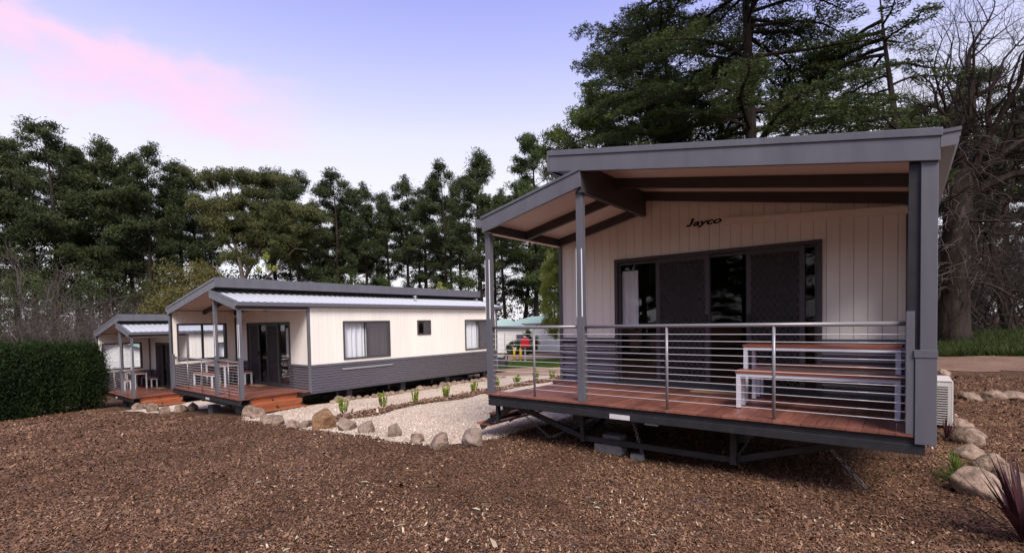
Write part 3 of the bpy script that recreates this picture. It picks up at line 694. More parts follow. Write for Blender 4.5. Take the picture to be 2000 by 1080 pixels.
    mb = B(); mb.box(1.256, 5.28, v0+.105, v1, zup(1.256)+RT-.04, zup(1.256)+RT+.03, zup(5.28)+RT-.04, zup(5.28)+RT+.03); P_('upper_roof', mb, ZINC)
    mb = B(); mb.box(1.256, 1.66, v0+.045, v1-.02, zup(1.256)+.03, zup(1.256)+.06, zup(1.66)+.03, zup(1.66)+.06); P_('ridge_soffit', mb, BEAM)
    mb = B(); mb.box(.017, 1.7275, v0, v0+.04, zlo(.017), zlo(.017)+RT, zlo(1.7275), zlo(1.7275)+RT); P_('lower_fascia', mb, DARK, bevel=.004)
    mb = B(); mb.box(.0, 1.735, v0-.014, v0+.08, zlo(0)+RT-.004, zlo(0)+RT+.035, zlo(1.735)+RT-.004, zlo(1.735)+RT+.035); P_('lower_barge_cap', mb, DARK, bevel=.005)
    # lower roof sheet: ribs run down the slope
    mb = B(); n_ = int((v1-v0-.08)/.19); vs_ = []; fs = []
    prof = []
    for i in range(n_):
        b = v0+.08+i*(v1-v0-.08)/n_; p = (v1-v0-.08)/n_
        prof += [(b, 0), (b+p*.62, 0), (b+p*.70, .022), (b+p*.90, .022), (b+p*.98, 0)]
    prof.append((v1, 0))
    for v, h in prof: vs_ += [(.0, v, zlo(0)+RT+h), (1.66, v, zlo(1.66)+RT+h)]
    fs = [(2*i, 2*i+1, 2*i+3, 2*i+2) for i in range(len(prof)-1)]
    mb.add(vs_, fs); P_('lower_roof', mb, ZINC)
    mb = B(); mb.box(.02, 1.66, v0+.05, v1-.02, zlo(.02)+RT-.06, zlo(.02)+RT-.01, zlo(1.66)+RT-.06, zlo(1.66)+RT-.01); P_('lower_roof_deck', mb, ZINC)
    mb = B(); mb.box(.02, 1.7, v1-.04, v1-.001, zlo(.02), zlo(.02)+RT+.03, zlo(1.7), zlo(1.7)+RT+.03); P_('rear_fascia', mb, DARK)
    mb = B(); mb.box(1.26, 5.28, v1-.04, v1-.001, zup(1.26), zup(1.26)+RT+.03, zup(5.28), zup(5.28)+RT+.03); P_('rear_fascia', mb, DARK)
    mb = B(); mb.box(1.662, 1.70, D+.09, v1-.05, 2.76, zup(1.7)+.14); P_('clerestory_wall', mb, BEAM)
    gp = [(.016, 2.645), (-.10, 2.645), (-.115, 2.63), (-.115, 2.60), (-.105, 2.595), (-.105, 2.55), (-.085, 2.525), (.016, 2.525)]
    mb = B(); mb.prism(gp, v0-.002, v1); P_('gutter', mb, GUT)
    e = zup(5.285)+RT; gp = [(5.287, e+.012), (5.40, e+.012), (5.415, e), (5.415, e-.03), (5.405, e-.035), (5.405, e-.075), (5.385, e-.10), (5.287, e-.10)]
    mb = B(); mb.prism(gp, v0-.002, v1); P_('gutter', mb, GUT)
    mb = B(); mb.box(5.285, 5.42, v0-.012, v0+.10, e+.013, e+.045); P_('gutter_cap', mb, DARK)
    # ceilings, beams
    mb = B(); mb.box(.10, 1.66, v0+.045, D+.0, zlo(.10)+.12, zlo(.10)+.135, zlo(1.66)+.12, zlo(1.66)+.135); P_('lower_ceiling', mb, CEIL)
    mb = B(); mb.box(1.735, 5.10, v0+.045, D+.0, zup(1.735)+.12, zup(1.735)+.135, zup(5.10)+.12, zup(5.10)+.135); P_('upper_ceiling', mb, CEIL)
    mb = B(); mb.box(1.735, 5.08, D+.09, VE, zup(1.735)+.10, zup(1.735)+.12, zup(5.08)+.10, zup(5.08)+.12); P_('room_ceiling', mb, LINING)
    mb = B(); mb.box(.15, 1.66, D+.09, VE, zlo(.15)+.10, zlo(.15)+.12, zlo(1.66)+.10, zlo(1.66)+.12); P_('room_ceiling', mb, LINING)
    mb = B(); mb.box(5.236, 5.283, v0+.045, v1-.045, zup(5.236)+.03, zup(5.236)+.05); P_('eave_soffit', mb, CEIL)
    for v in (.96, D-.075):
        mb = B(); mb.box(.105, 1.658, v, v+.07, zlo(.105)-.012, zlo(.105)+.118, zlo(1.658)-.012, zlo(1.658)+.118); P_('rafter', mb, BEAM)
        mb = B(); mb.box(1.737, 5.085, v, v+.07, zup(1.737)-.018, zup(1.737)+.118, zup(5.085)-.018, zup(5.085)+.118); P_('rafter', mb, BEAM)
    mb = B(); mb.box(1.66, 1.735, v0+.045, D-.002, 2.755, zup(1.735)+.13); P_('ridge_beam', mb, BEAM)
    mb = B(); mb.box(.022, .10, v0+.045, D-.024, 2.44, 2.575); P_('eave_beam', mb, BEAM)
    mb = B(); mb.box(.02, .102, v0+.045, D-.024, 2.428, 2.439); P_('eave_bead', mb, CEIL)
    # --- posts
    for u0, zt in ((.003, 2.437), (1.612, 2.80)):
        mb = B(); mb.box(u0, u0+.09, .03, .12, .0, zt); po = P_('post', mb, DARK, bevel=.004)
        mb = B(); mb.box(u0-.004, u0+.094, .026, .124, .002, 1.13); mb.build('post_sleeve', DARK, po, bevel=.003)
        for q in ((u0-.005, u0-.0008, .028, .040), (u0+.074, u0+.0885, .0245, .0295)): mb = B(); mb.box(*q, 1.134, 2.03); mb.build('edge_halo', HALO, po)  # bright halo along the post edges, painted in as thin white strips
    # --- balustrade
    mb = B(); mb.tube([(.09, .075, 1.0), (1.61, .075, 1.0)], .022, 10); P_('handrail', mb, RAIL, smooth=True)
    mb = B(); mb.tube([(1.704, .075, 1.0), (5.06, .075, 1.0)], .022, 10); P_('handrail', mb, RAIL, smooth=True)
    for u in (.864, 2.816, 3.969):
        mb = B(); mb.tube([(u, .075, 0), (u, .075, .985)], .0165, 10); P_('baluster', mb, RAIL, smooth=True)
    for k in range(11):
        z = .108+k*.0792
        mb = B(); mb.tube([(.09, .075, z), (1.61, .075, z)], .0034, 5); P_('wire', mb, WIRE)
        mb = B(); mb.tube([(1.704, .075, z), (5.06, .075, z)], .0034, 5)
        mb.tube([(4.97, .075, z), (5.06, .075, z)], .0055, 6); mb.tube([(4.70, .075, z), (4.78, .075, z)], .0045, 6); P_('wire', mb, WIRE)
    # --- roof vent
    mb = B(); zz = zlo(.8)+RT; mb.tube([(.8, 6.82, zz-.02), (.8, 6.82, zz+.17)], .045, 10); vp = P_('vent_pipe', mb, GALV, smooth=True)
    mb = B(); mb.tube([(.8, 6.82, zz+.16), (.8, 6.82, zz+.19), (.8, 6.82, zz+.22)], [.08, .075, .02], 10); mb.build('cowl', GALV, vp, smooth=True)
    # --- plates and chains on the front
    mb = B(); mb.box(2.09, 2.365, -.006, -.001, -.172, -.112); P_('compliance_plate', mb, PLATE)
    mb = B(); mb.box(2.55, 2.72, .02, .10, -.205, -.187); P_('bracket', mb, GALV)
    def chain(p0, p1, n):
        mb = B(); p0, p1 = Vector(p0), Vector(p1); d = (p1-p0)/n
        for i in range(n):
            c = p0+d*(i+.5); ax = d.normalized(); s_ = ax.orthogonal().normalized(); s2 = ax.cross(s_)
            if i % 2: s_ = s2
            L2 = d.length*.62; pts = [c+ax*L2*math.cos(t)+s_*.020*math.sin(t) for t in np.linspace(0, 2*math.pi, 9)]
            mb.tube(pts, .0042, 4, caps=False)
        P_('chain', mb, RAIL)
    if gz < -.6:
        chain((.25, .30, -.18), (.80, .55, gz+.04), 18); chain((2.25, .30, -.18), (2.35, .42, gz+.04), 14); chain((4.3, .7, -.25), (4.75, .5, gz+.04), 12)
        chain((.82, .6, gz+.05), (1.45, 1.1, -.35), 16)
    return root
# two see-through meshes for screens
def meshmat(name, col, a):
    m = bpy.data.materials.new(name); m.use_nodes = True; nt = m.node_tree; N = nt.nodes; L = nt.links
    b = N['Principled BSDF']; b.inputs['Base Color'].default_value = (*col, 1); b.inputs['Roughness'].default_value = .6
    t = N.new('ShaderNodeBsdfTransparent'); mx = N.new('ShaderNodeMixShader'); mx.inputs[0].default_value = a
    L.new(t.outputs[0], mx.inputs[1]); L.new(b.outputs[0], mx.inputs[2]); L.new(mx.outputs[0], N['Material Output'].inputs[0]); return m
SCREENM = meshmat('insect_mesh', (.018, .016, .018), .80); FLYM = meshmat('fly_mesh', (.10, .09, .10), .55)

near = build_cabin(1, (0, 0, DECK), 0, 'nearest cabin, its cable-railed porch filling the right of the photo', 3, False, -DECK)
midc = build_cabin(-1, tuple(PM), ROTM, 'middle cabin beyond the gravel with long cream side wall and white roof', 2, True, -.46)
farc = copy_tree(midc); farc.location = PT; farc.rotation_euler.z = ROTT
farc['label'] = 'farthest cabin on the left, half hidden behind the middle cabin'

# ------------------------------------------------------------------ deck furniture
def slab_set(mir, base, rz, u0, u1, v0, v1, h, name, label, group):
    cx, cy = (u0+u1)/2*mir, (v0+v1)/2
    c, s_ = math.cos(rz), math.sin(rz)
    r = empty(name, (base[0]+cx*c-cy*s_, base[1]+cx*s_+cy*c, base[2]), label, 'table' if 'table' in name else 'bench', group, rz)
    hx, hy = (u1-u0)/2, (v1-v0)/2; n = 5 if 'table' in name else 3
    for k in range(n):
        a = -hy+2*hy*k/n; mb = MB(); mb.box(-hx, hx, a+.003, a+2*hy/n-.003, h-.028, h); mb.build('slat', FURNT, r)
    mb = MB(); t = .045
    mb.box(-hx+.01, hx-.01, -hy+.012, -hy+.012+t, h-.07, h-.029); mb.box(-hx+.01, hx-.01, hy-.012-t, hy-.012, h-.07, h-.029)
    mb.box(-hx+.01, -hx+.01+t, -hy+.06, hy-.06, h-.07, h-.029); mb.box(hx-.01-t, hx-.01, -hy+.06, hy-.06, h-.07, h-.029); mb.build('frame', WHITE, r)
    for a in (-1, 1):
        for b in (-1, 1):
            x = a*(hx-.01-t/2); y = b*(hy-.012-t/2); mb = MB(); mb.box(x-t/2, x+t/2, y-t/2, y+t/2, .012, h-.071); lg = mb.build('leg', WHITE, r)
            mb = MB(); mb.box(x-t/2+.002, x+t/2-.002, y-t/2+.002, y+t/2-.002, .0, .011); mb.build('foot', BLACK, lg)
    return r
for mir, base, rz, wh in ((1, (0, 0, DECK), 0, 'nearest'), (-1, tuple(PM), ROTM, 'middle'), (-1, tuple(PT), ROTT, 'farthest')):
    slab_set(mir, base, rz, 3.45, 5.03, .95, 1.45, .745, 'outdoor_table', f'white framed timber table on the {wh} cabin porch', 'porch tables')
    slab_set(mir, base, rz, 3.46, 5.03, .56, .84, .455, 'bench', f'timber bench with white legs at the railing side of the {wh} porch table', 'porch benches')
    slab_set(mir, base, rz, 3.46, 5.03, 1.58, 1.86, .455, 'bench', f'timber bench with white legs behind the {wh} porch table, by the wall', 'porch benches')
    mb = MB(mir); mb.box(2.56, 3.22, 1.62, 1.95, .003, .018); o = mb.build('doormat', MAT_, None, bevel=.004)
    o.location = base; o.rotation_euler.z = rz; tag(o, f'tan coir doormat at the sliding door of the {wh} cabin', 'doormat', 'doormats')
# concrete blocks under the near deck and the middle deck
def block(u, v, z, sz, label, base=(0, 0, 0), rz=0):
    mb = MB(); a, b, h = sz; mb.box(-a/2, a/2, -b/2, b/2, 0, h); o = mb.build('concrete_block', CONC, None, bevel=.008)
    o.location = (u, v, z); o.rotation_euler.z = rz; return tag(o, label, 'concrete block', 'blocks under the decks')
block(1.88, .42, float(g(1.88, .42)), (.40, .20, .12), 'pale concrete block on the mulch under the nearest deck, bottom of two')
block(1.92, .45, float(g(1.9, .45))+.121, (.26, .19, .14), 'dark concrete block stacked on top of another under the nearest deck', rz=.1)
block(2.28, .40, float(g(2.28, .4)), (.18, .14, .07), 'small half brick beside the block pile under the nearest deck', rz=.4)
block(PM.x-3.0, PM.y+.5, float(g(PM.x-3, PM.y+.5)), (.35, .25, .26), 'blue grey support block under the left of the middle deck')
block(PM.x-.9, PM.y+.45, float(g(PM.x-.9, PM.y+.45)), (.40, .25, .20), 'dark support block under the right corner of the middle deck')
block(PT.x-2.6, PT.y+.5, float(g(PT.x-2.6, PT.y+.5)), (.35, .25, .26), 'left support block under the farthest deck')
block(PT.x-1.3, PT.y+.4, float(g(PT.x-1.3, PT.y+.4)), (.35, .25, .22), 'right support block under the farthest deck')
# air conditioner
r = empty('air_conditioner', (5.46, 4.6, float(g(5.46, 4.6))), 'cream air conditioner unit beside the right end of the nearest cabin', 'air conditioner')
mb = MB(); mb.box(-.17, .17, -.01, .80, .05, .74); mb.box(.16, .19, -.012, .80, .045, .745); mb.build('casing', ACW, r, bevel=.01)
mb = MB(); mb.box(-.18, .18, -.02, .81, .741, .765); mb.build('lid', ACW, r, bevel=.008)
mb = MB(); mb.box(-.155, .125, -.014, -.0105, .10, .66); mb.build('recess', BLACK, r)
for k in range(15):
    mb = MB(); mb.box(-.16, .13, -.028, -.015, .10+k*.038, .116+k*.038); mb.build('louvre', ACW, r)
mb = MB(); mb.box(-.02, -.008, -.032, -.029, .09, .68); mb.box(-.165, .135, -.03, -.016, .665, .70); mb.build('guard', ACW, r)
mb = MB(); mb.box(-.15, -.08, 0, .78, 0, .05); mb.box(.08, .15, 0, .78, 0, .05); mb.build('foot_rail', RUBBER, r)

# ------------------------------------------------------------------ rocks
from mathutils import noise as mnoise
def rock_mesh(seed, sx, sy, sz, m):
    rr = np.random.default_rng(seed); bm = bmesh.new(); bmesh.ops.create_icosphere(bm, subdivisions=4, radius=1)
    cut = rr.normal(size=(11, 3)); cut /= np.linalg.norm(cut, axis=1, keepdims=True); lim = rr.uniform(.62, .90, 11); off = Vector(rr.uniform(-50, 50, 3))
    for v in bm.verts:
        q = Vector(v.co); f = 1+.30*mnoise.noise(q*.9+off)+.12*mnoise.noise(q*2.3+off)
        p = np.array(q*f)
        for c, l in zip(cut, lim):
            d = p@c
            if d > l: p = p - c*(d-l)*.92
        q2 = Vector(p); f2 = 1+.045*mnoise.noise(q2*5+off)+.025*mnoise.noise(q2*11+off); p = p*f2
        p[2] = max(p[2], -.5); v.co = (p[0]*sx, p[1]*sy, p[2]*sz)
    me = bpy.data.meshes.new('rock'); bm.to_mesh(me); bm.free(); me.materials.append(m)
    me.polygons.foreach_set('use_smooth', [True]*len(me.polygons)); return me
SEED = [100]
def rock(p, sx, sy, sz, m, label, group, rz=None, cat='rock'):
    SEED[0] += 1; me = rock_mesh(SEED[0], sx, sy, sz, m); o = link('rock', me, None, (p[0], p[1], float(g(p[0], p[1]))+sz*.30))
    o.rotation_euler.z = random.uniform(0, 6.28) if rz is None else rz
    return tag(o, label, cat, group)
def rock_px(px, pyb, wpx, hpx, m, label, group):
    """px, bottom py, width and height in photo pixels"""
    p = G(px, pyb-hpx*.12); dep = (p-CAM).dot(-B_); wv = wpx/F*dep; hv = hpx/F*dep
    return rock((p.x, p.y), wv*.56, wv*.47, hv*.70, m, label, group, rz=-.65+random.uniform(-.2, .2))
FR = 'border rocks along the front of the gravel'
for a in [(487, 816, 34, 25, ROCK, 'pale round rock at the corner of the middle deck, left end of the border'),
          (503, 820, 30, 26, ROCK, 'mottled rock second from the left end of the border, by the middle deck'),
          (524, 829, 28, 24, ROCK, 'rounded rock third in the border, below the middle steps'),
          (543, 832, 32, 24, ROCK, 'pinkish rock fourth in the border, before the low pale pair'),
          (572, 838, 30, 20, ROCK, 'low pale rock fifth in the border, left of the small cream one'),
          (594, 839, 20, 20, ROCK, 'small cream rock touching the left of the big brown boulder'),
          (630, 842, 58, 42, ROCKB, 'big brown mossy boulder, largest in the border'),
          (678, 844, 40, 30, ROCKG, 'tilted grey rock just right of the big brown boulder'),
          (719, 848, 34, 30, ROCKG, 'grey blocky rock second right of the big brown boulder'),
          (769, 857, 31, 35, ROCKG, 'upright grey rock standing taller than wide in the border'),
          (814, 868, 36, 27, ROCK, 'tan rock between the upright grey rock and the palest rock'),
          (860, 878, 46, 31, ROCK, 'pale smooth rock, lowest in the photo of the front border'),
          (926, 872, 50, 36, ROCKG, 'grey cracked rock at the right end of the border near the step')]:
    rock_px(*a, FR)
for k, (px, py, wd, m) in enumerate([(268, 802, 20, ROCK), (286, 799, 18, ROCK), (300, 806, 26, ROCK), (322, 808, 22, ROCK), (352, 806, 24, ROCK), (376, 803, 24, ROCK)]):
    rock_px(px, py, wd, wd*.72, m, ['rock at the corner of the farthest deck, leftmost of that row', 'upright pale rock second in the row before the farthest cabin', 'wide pale rock third in the row before the farthest cabin', 'rock fourth in the row before the farthest cabin', 'rock fifth in the row, between the farthest and middle cabins', 'rock nearest the middle cabin in the row before the farthest cabin'][k], 'rocks before the farthest cabin')
# stones along the middle cabin's long wall
c_, s_ = math.cos(ROTM), math.sin(ROTM)
stone_me = [rock_mesh(900+i, .17, .14, .14, ROCK) for i in range(5)]
for k in range(34):
    v = 2.55+k*.245+random.uniform(-.04, .04); u = .30+random.uniform(-.06, .06)
    x, y = PM.x+u*c_-v*s_, PM.y+u*s_+v*c_; sc = random.uniform(.65, 1.15)*(1.25 if k < 3 else 1)
    o = link('edging_stone', stone_me[k % 5], None, (x, y, float(g(x, y))+.04*sc)); o.scale = (sc, sc, sc*.9); o.rotation_euler.z = random.uniform(0, 6)
    tag(o, 'small round stone in the row edging the middle cabin wall', 'stone', 'edging stones along the middle cabin')
RR = 'rocks around the right garden bed'
for a in [(1905, 972, 74, 58, ROCK, 'large smooth rock at lower right, beside the green tuft'),
          (1965, 955, 62, 44, ROCK, 'rock behind the large smooth one, under the red cordyline'),
          (1935, 920, 60, 34, ROCK, 'flat rock third up the right border'),
          (1898, 897, 52, 30, ROCK, 'flat long rock fourth up the right border, below the air conditioner'),
          (1890, 868, 52, 36, ROCK, 'rounded rock right below the air conditioner corner'),
          (1872, 838, 40, 22, ROCK, 'small rock touching the foot of the air conditioner'),
          (1893, 783, 38, 18, ROCK, 'far low rock just right of the air conditioner'),
          (1942, 782, 36, 22, ROCK, 'far rock in the middle of the three beyond the right bed'),
          (1982, 782, 44, 20, ROCK, 'far rock at the right edge beyond the bed'),
          (1842, 736, 24, 18, ROCK, 'half hidden rock behind the air conditioner top')]:
    rock_px(*a, RR)

# ------------------------------------------------------------------ small plants
def young_plant(p, h, label, group, n=10, rngs=None):
    r = empty('young_shrub', p, label, 'plant', group)
    mb = MB(); Cs = []
    for k in range(n):
        a = random.uniform(0, 6.28); q = random.uniform(.02, .15); t = (q*math.cos(a), q*math.sin(a), h*random.uniform(.55, 1.0))
        mb.tube([(0, 0, 0), (t[0]*.8, t[1]*.8, t[2]*.3), t], [.006, .005, .003], 4)
        for z in np.linspace(.25, 1, 26): Cs.append((t[0]*(.4+.6*z)+random.gauss(0, .008), t[1]*(.4+.6*z)+random.gauss(0, .008), t[2]*z))
    mb.build('stem', DARKTWIG, r)
    Cs = np.array(Cs); V, Fc = cards(Cs, .030, 2.4, axis=np.array([0, 0, 1.3]))
    link('leaves', np_mesh('leaves', V, Fc, PLANT, RNG.uniform(.2, .9, len(Fc))), r); return r
PLN = ['first young shrub in the mulch strip, right of the big boulder', 'second young shrub along the mulch strip from the boulder', 'third young shrub along the mulch strip from the boulder',
       'fourth young shrub along the mulch strip from the boulder', 'fifth young shrub, just left of the nearest cabin outer post', 'sixth young shrub, seen through the railing beside the outer post',
       'seventh young shrub, left of the thin baluster', 'eighth young shrub, seen just right of the thin baluster', 'ninth young shrub, last in the strip by the nearest wall corner']
for k, (px, py) in enumerate([(670, 812), (748, 801), (811, 792), (870, 780), (925, 769), (972, 762), (1010, 753), (1047, 748), (1080, 742)]):
    p = G(px, py); p.z += .05; young_plant(p, [.42, .46, .40, .42, .38, .42, .36, .44, .36][k], PLN[k], 'young shrubs in the mulch strip')
def strap_plant(p, n, L, wd, m, label, cat, name, group=None, droop=.5, up=1.0):
    r = empty(name, p, label, cat, group)
    V = []; Fc = []; T = []
    for k in range(n):
        a = random.uniform(0, 6.28); el = random.uniform(.35, 1.45)*up; l = L*random.uniform(.65, 1.1); dr = droop*random.uniform(.3, 1.2)*math.cos(min(el, 1.5))
        d = Vector((math.cos(a)*math.cos(el), math.sin(a)*math.cos(el), math.sin(el))); sd_ = Vector((-math.sin(a), math.cos(a), 0)); o = len(V); N_ = 7
        for i in range(N_):
            t = i/(N_-1); c = d*l*t+Vector((0, 0, -dr*l*t*t+.02)); ww = wd*(.55+.9*t if t < .4 else .91*(1-t)/.6+.02)
            V += [tuple(c-sd_*ww+Vector((0, 0, ww*.4))), tuple(c), tuple(c+sd_*ww+Vector((0, 0, ww*.4)))]
        for i in range(N_-1):
            b = o+3*i; Fc += [(b, b+1, b+4, b+3), (b+1, b+2, b+5, b+4)]; tn = random.random(); T += [tn, tn]
    link('leaves', np_mesh('leaves', V, Fc, m, T), r)
    mb = MB(); mb.tube([(0, 0, -.02), (0, 0, .06)], [.025, .015], 7); mb.build('stem', DARKTWIG, r)
    return r
p = G(2000, 1062); strap_plant(p, 46, .88, .022, CORDY, 'large dark red cordyline at the lower right corner', 'cordyline', 'cordyline_plant', 'cordylines', droop=.35)
p = G(1848, 862); strap_plant(p, 22, .42, .014, CORDY, 'small dark red cordyline between the nearest cabin end and rocks', 'cordyline', 'cordyline_plant', 'cordylines', droop=.3, up=1.1)
p = G(1866, 938); strap_plant(p, 110, .36, .006, TUFT, 'bright green strappy tuft beside the large smooth rock', 'grass tuft', 'grass_tuft', droop=.55)
p = G(628, 776); strap_plant(p, 22, .55, .02, CORDY, 'dark cordyline below the front corner of the middle cabin wall', 'cordyline', 'cordyline_plant', 'cordylines', droop=.3)
for px, py, lb in ((737, 762, 'small green tuft under the middle cabin wall'), (925, 742, 'small shrub under the far end of the middle cabin wall')):
    p = G(px, py); strap_plant(p, 30, .3, .012, TUFT, lb, 'grass tuft', 'grass_tuft', 'tufts along the middle cabin', droop=.4)
# fallen leaves
lv = []
for k, (px, py, sz) in enumerate([(233, 718, 0)][:0]+[(505, 945, 8), (712, 945, 13), (783, 1030, 13), (930, 998, 13), (1166, 995, 9), (1277, 1049, 7), (1482, 1020, 8), (1058, 1038, 8), (894, 940, 6), (560, 1078, 10), (866, 970, 5), (1680, 1065, 7)]):
    p = G(px, py); L_ = sz/F*(p-CAM).length*.8; a = random.uniform(0, 6.28)
    pts = [(0, -.5), (.22, -.25), (.28, .1), (0, .5), (-.28, .1), (-.22, -.25)]
    V = [(x*L_*1.3*math.cos(a)-y*L_*2*math.sin(a), x*L_*1.3*math.sin(a)+y*L_*2*math.cos(a), .02+.35*L_*abs(x)*2) for x, y in pts]
    me = np_mesh('fallen_leaf', V, [(0, 1, 2, 3), (0, 3, 4, 5)], DEADLEAF, [random.random()]*2); o = link('fallen_leaf', me, None, p)
    tag(o, 'pale fallen leaf lying on the brown mulch', 'leaf', 'pale leaves scattered on the mulch')
# ------------------------------------------------------------------ trees
def pine_meshes(seed, m, crown0=.32, width=.24, nb=46, dens=1.0, flat=.55, H=20, lean=0):
    """trunk and crown of an old pine: bare lower trunk, whorled limbs, rounded needle masses (metres, height H)"""
    rr = np.random.default_rng(seed); rnd = random.Random(seed)
    mb = MB(); bx, by = rr.normal(0, .25, 2)
    tp = lambda t: Vector((bx*math.sin(t*3)+lean*t*t, by*math.sin(t*2.6), H*t))
    ts = np.linspace(0, .97, 14); mb.tube([tp(t) for t in ts], [max(.03, .30*(1-t)**.8*(1+.5*math.exp(-t*18))) for t in ts], 8)
    Cs = []; Ts = []
    for i in range(nb):
        t = crown0*.55+(0.99-crown0*.55)*(i+rr.uniform(0, 1))/nb; dead = t < crown0
        prof = math.sin(math.pi*min(1, max(0, (t-crown0*.4)/(1-crown0*.4)))**.75)**.7
        L_ = H*width*prof*rr.uniform(.55, 1.15)*(.8 if dead else 1)+.4
        a = rr.uniform(0, 6.28); el = rr.uniform(.05, .5)+.5*max(0, t-.7)
        d = Vector((math.cos(a)*math.cos(el), math.sin(a)*math.cos(el), math.sin(el)))
        p0 = tp(t); p1 = p0+d*L_*.55+Vector((0, 0, -.06*L_)); p2 = p0+d*L_+Vector((0, 0, .10*L_))
        mb.tube([p0, p1, p2], [.07*(1-t)+.025, .045*(1-t)+.018, .012], 4)
        if dead and rr.uniform() < .6:
            for _ in range(3):
                q = p1+(p2-p1)*rr.uniform(0, 1); mb.tube([q, q+Vector(rr.normal(0, .6, 3))], [.018, .006], 3)
            continue
        ncl = int((3.2+L_*1.7)*dens)
        for j in range(ncl):
            s_ = .35+.65*rr.uniform(0, 1)**.7; c = p0+(p2-p0)*s_+Vector((rr.normal(0, .28)*L_*.35, rr.normal(0, .28)*L_*.35, rr.normal(.1, .18)))
            R = rr.uniform(.42, .92); nn = int(105*R*R+26)
            x = rr.normal(size=(nn, 3)); x /= np.linalg.norm(x, axis=1, keepdims=True); x *= (rr.uniform(0, 1, (nn, 1))**.5)*R; x[:, 2] *= flat
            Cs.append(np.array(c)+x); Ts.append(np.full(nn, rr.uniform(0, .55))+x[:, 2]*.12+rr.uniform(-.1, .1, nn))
    for _ in range(10):
        c = np.array(tp(rr.uniform(.9, 1.0)))+rr.normal(0, .35, 3); x = rr.normal(size=(40, 3))*.35; Cs.append(c+x); Ts.append(np.full(40, rr.uniform(.2, .6)))
    C = np.concatenate(Cs); T = np.concatenate(Ts)
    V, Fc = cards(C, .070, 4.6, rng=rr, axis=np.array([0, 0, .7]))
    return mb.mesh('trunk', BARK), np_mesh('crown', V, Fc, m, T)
PV = [pine_meshes(11, PINEF, .44, .16, 58), pine_meshes(12, PINEF, .49, .15, 54), pine_meshes(13, PINEF, .42, .18, 60), pine_meshes(14, PINEF, .55, .17, 48), pine_meshes(15, PINEF, .48, .125, 50, lean=1.2)]
PVB = [pine_meshes(21, PINE, .22, .21, 56, 1.2), pine_meshes(22, PINEB, .20, .22, 56, 1.2)]
def pine(px, ty, d, var, label, group='pines along the back of the park', wx=1.0, bank=None):
    p = DP(px, d); H = top_h(px, ty, d)-p.z; tm, cm = (bank or PV)[var % len(bank or PV)]
    r = empty('pine_tree', p, label, 'pine tree', group); 
    for nm, me in (('trunk', tm), ('crown', cm)): o = link(nm, me, r)
    k = H/20; wx = wx*random.uniform(.85, 1.15); r.scale = (k*wx, k*wx*random.uniform(.9, 1.1), k); r.rotation_euler.x = random.gauss(0, .02); r.rotation_euler.z = random.uniform(0, 6.28); return r
PX = [(-40, 270, 54, 0, 'dark pine at the left edge of the photo, partly cut off'), (35, 285, 58, 1, 'second pine from the left edge, behind the bare twigs'), (98, 258, 56, 2, 'tall domed pine, highest of the far left group'),
      (152, 300, 60, 3, 'pine just right of the highest far left pine'), (208, 290, 58, 0, 'pine above the gap between hedge and farthest cabin'), (255, 322, 62, 4, 'thinner pine above the peak of the farthest cabin'),
      (294, 296, 58, 2, 'broad pine left of the middle cabin peak, with two top lobes'), (352, 326, 62, 1, 'pine directly above the middle cabin left eave'), (388, 350, 66, 3, 'low pine peeping left of the gum tree'),
      (548, 345, 66, 0, 'pine behind the right side of the gum tree'), (590, 352, 64, 4, 'pine just right of the gum tree crown'), (650, 346, 60, 2, 'bushy dark pine above the left third of the middle cabin roof'),
      (690, 378, 64, 1, 'lower pine between two bushy ones above the middle cabin'), (718, 370, 60, 3, 'pine above the centre of the middle cabin roof'), (762, 384, 64, 0, 'lowest topped pine, left of the roof vent pipe'),
      (800, 358, 60, 3, 'flat topped pine above the roof vent pipe'), (838, 372, 66, 4, 'thin pine right of the roof vent pipe'), (866, 330, 58, 2, 'tall pine second left of the porch gutter'), (905, 362, 66, 1, 'short pine between the two tall ones left of the porch'),
      (944, 310, 54, 0, 'tall pointed pine just left of the near porch roof corner'), (990, 380, 62, 3, 'pine behind the near porch outer post'), (1020, 360, 66, 2, 'dark pine seen under the near porch lower roof')]
for px, ty, d, v, lb in PX: pine(px, ty, d, v, lb)
pine(1046, 274, 58, 0, 'tall pine rising behind the ridge end of the near roof', bank=PVB, wx=.9)
pine(1092, 400, 64, 1, 'green pine seen between the near post and the cabin wall', bank=PVB, wx=1.1)
pine(1165, 190, 36, 1, 'bright green dense pine left of the cedars, above the near roof', bank=PVB, wx=1.0)
pine(1255, 175, 38, 0, 'dark dense pine just behind the left cedar', bank=PVB, wx=1.1)
for k, (px, ty, d, lb) in enumerate([(1800, 215, 52, 'far pine in the gap left of the vine covered tree'), (1900, 150, 58, 'far dark pine behind the vine covered tree'), (1965, 250, 46, 'dark pine right of the vine covered tree trunk'), (2030, 170, 52, 'pine cut off by the right edge of the photo'),
                       (1925, 330, 62, 'low far pine among the bare twigs at right'), (2075, 120, 46, 'dark pine beyond the right edge')]):
    pine(px, ty, d, k, lb, 'pines behind the right lawn', wx=1.15)
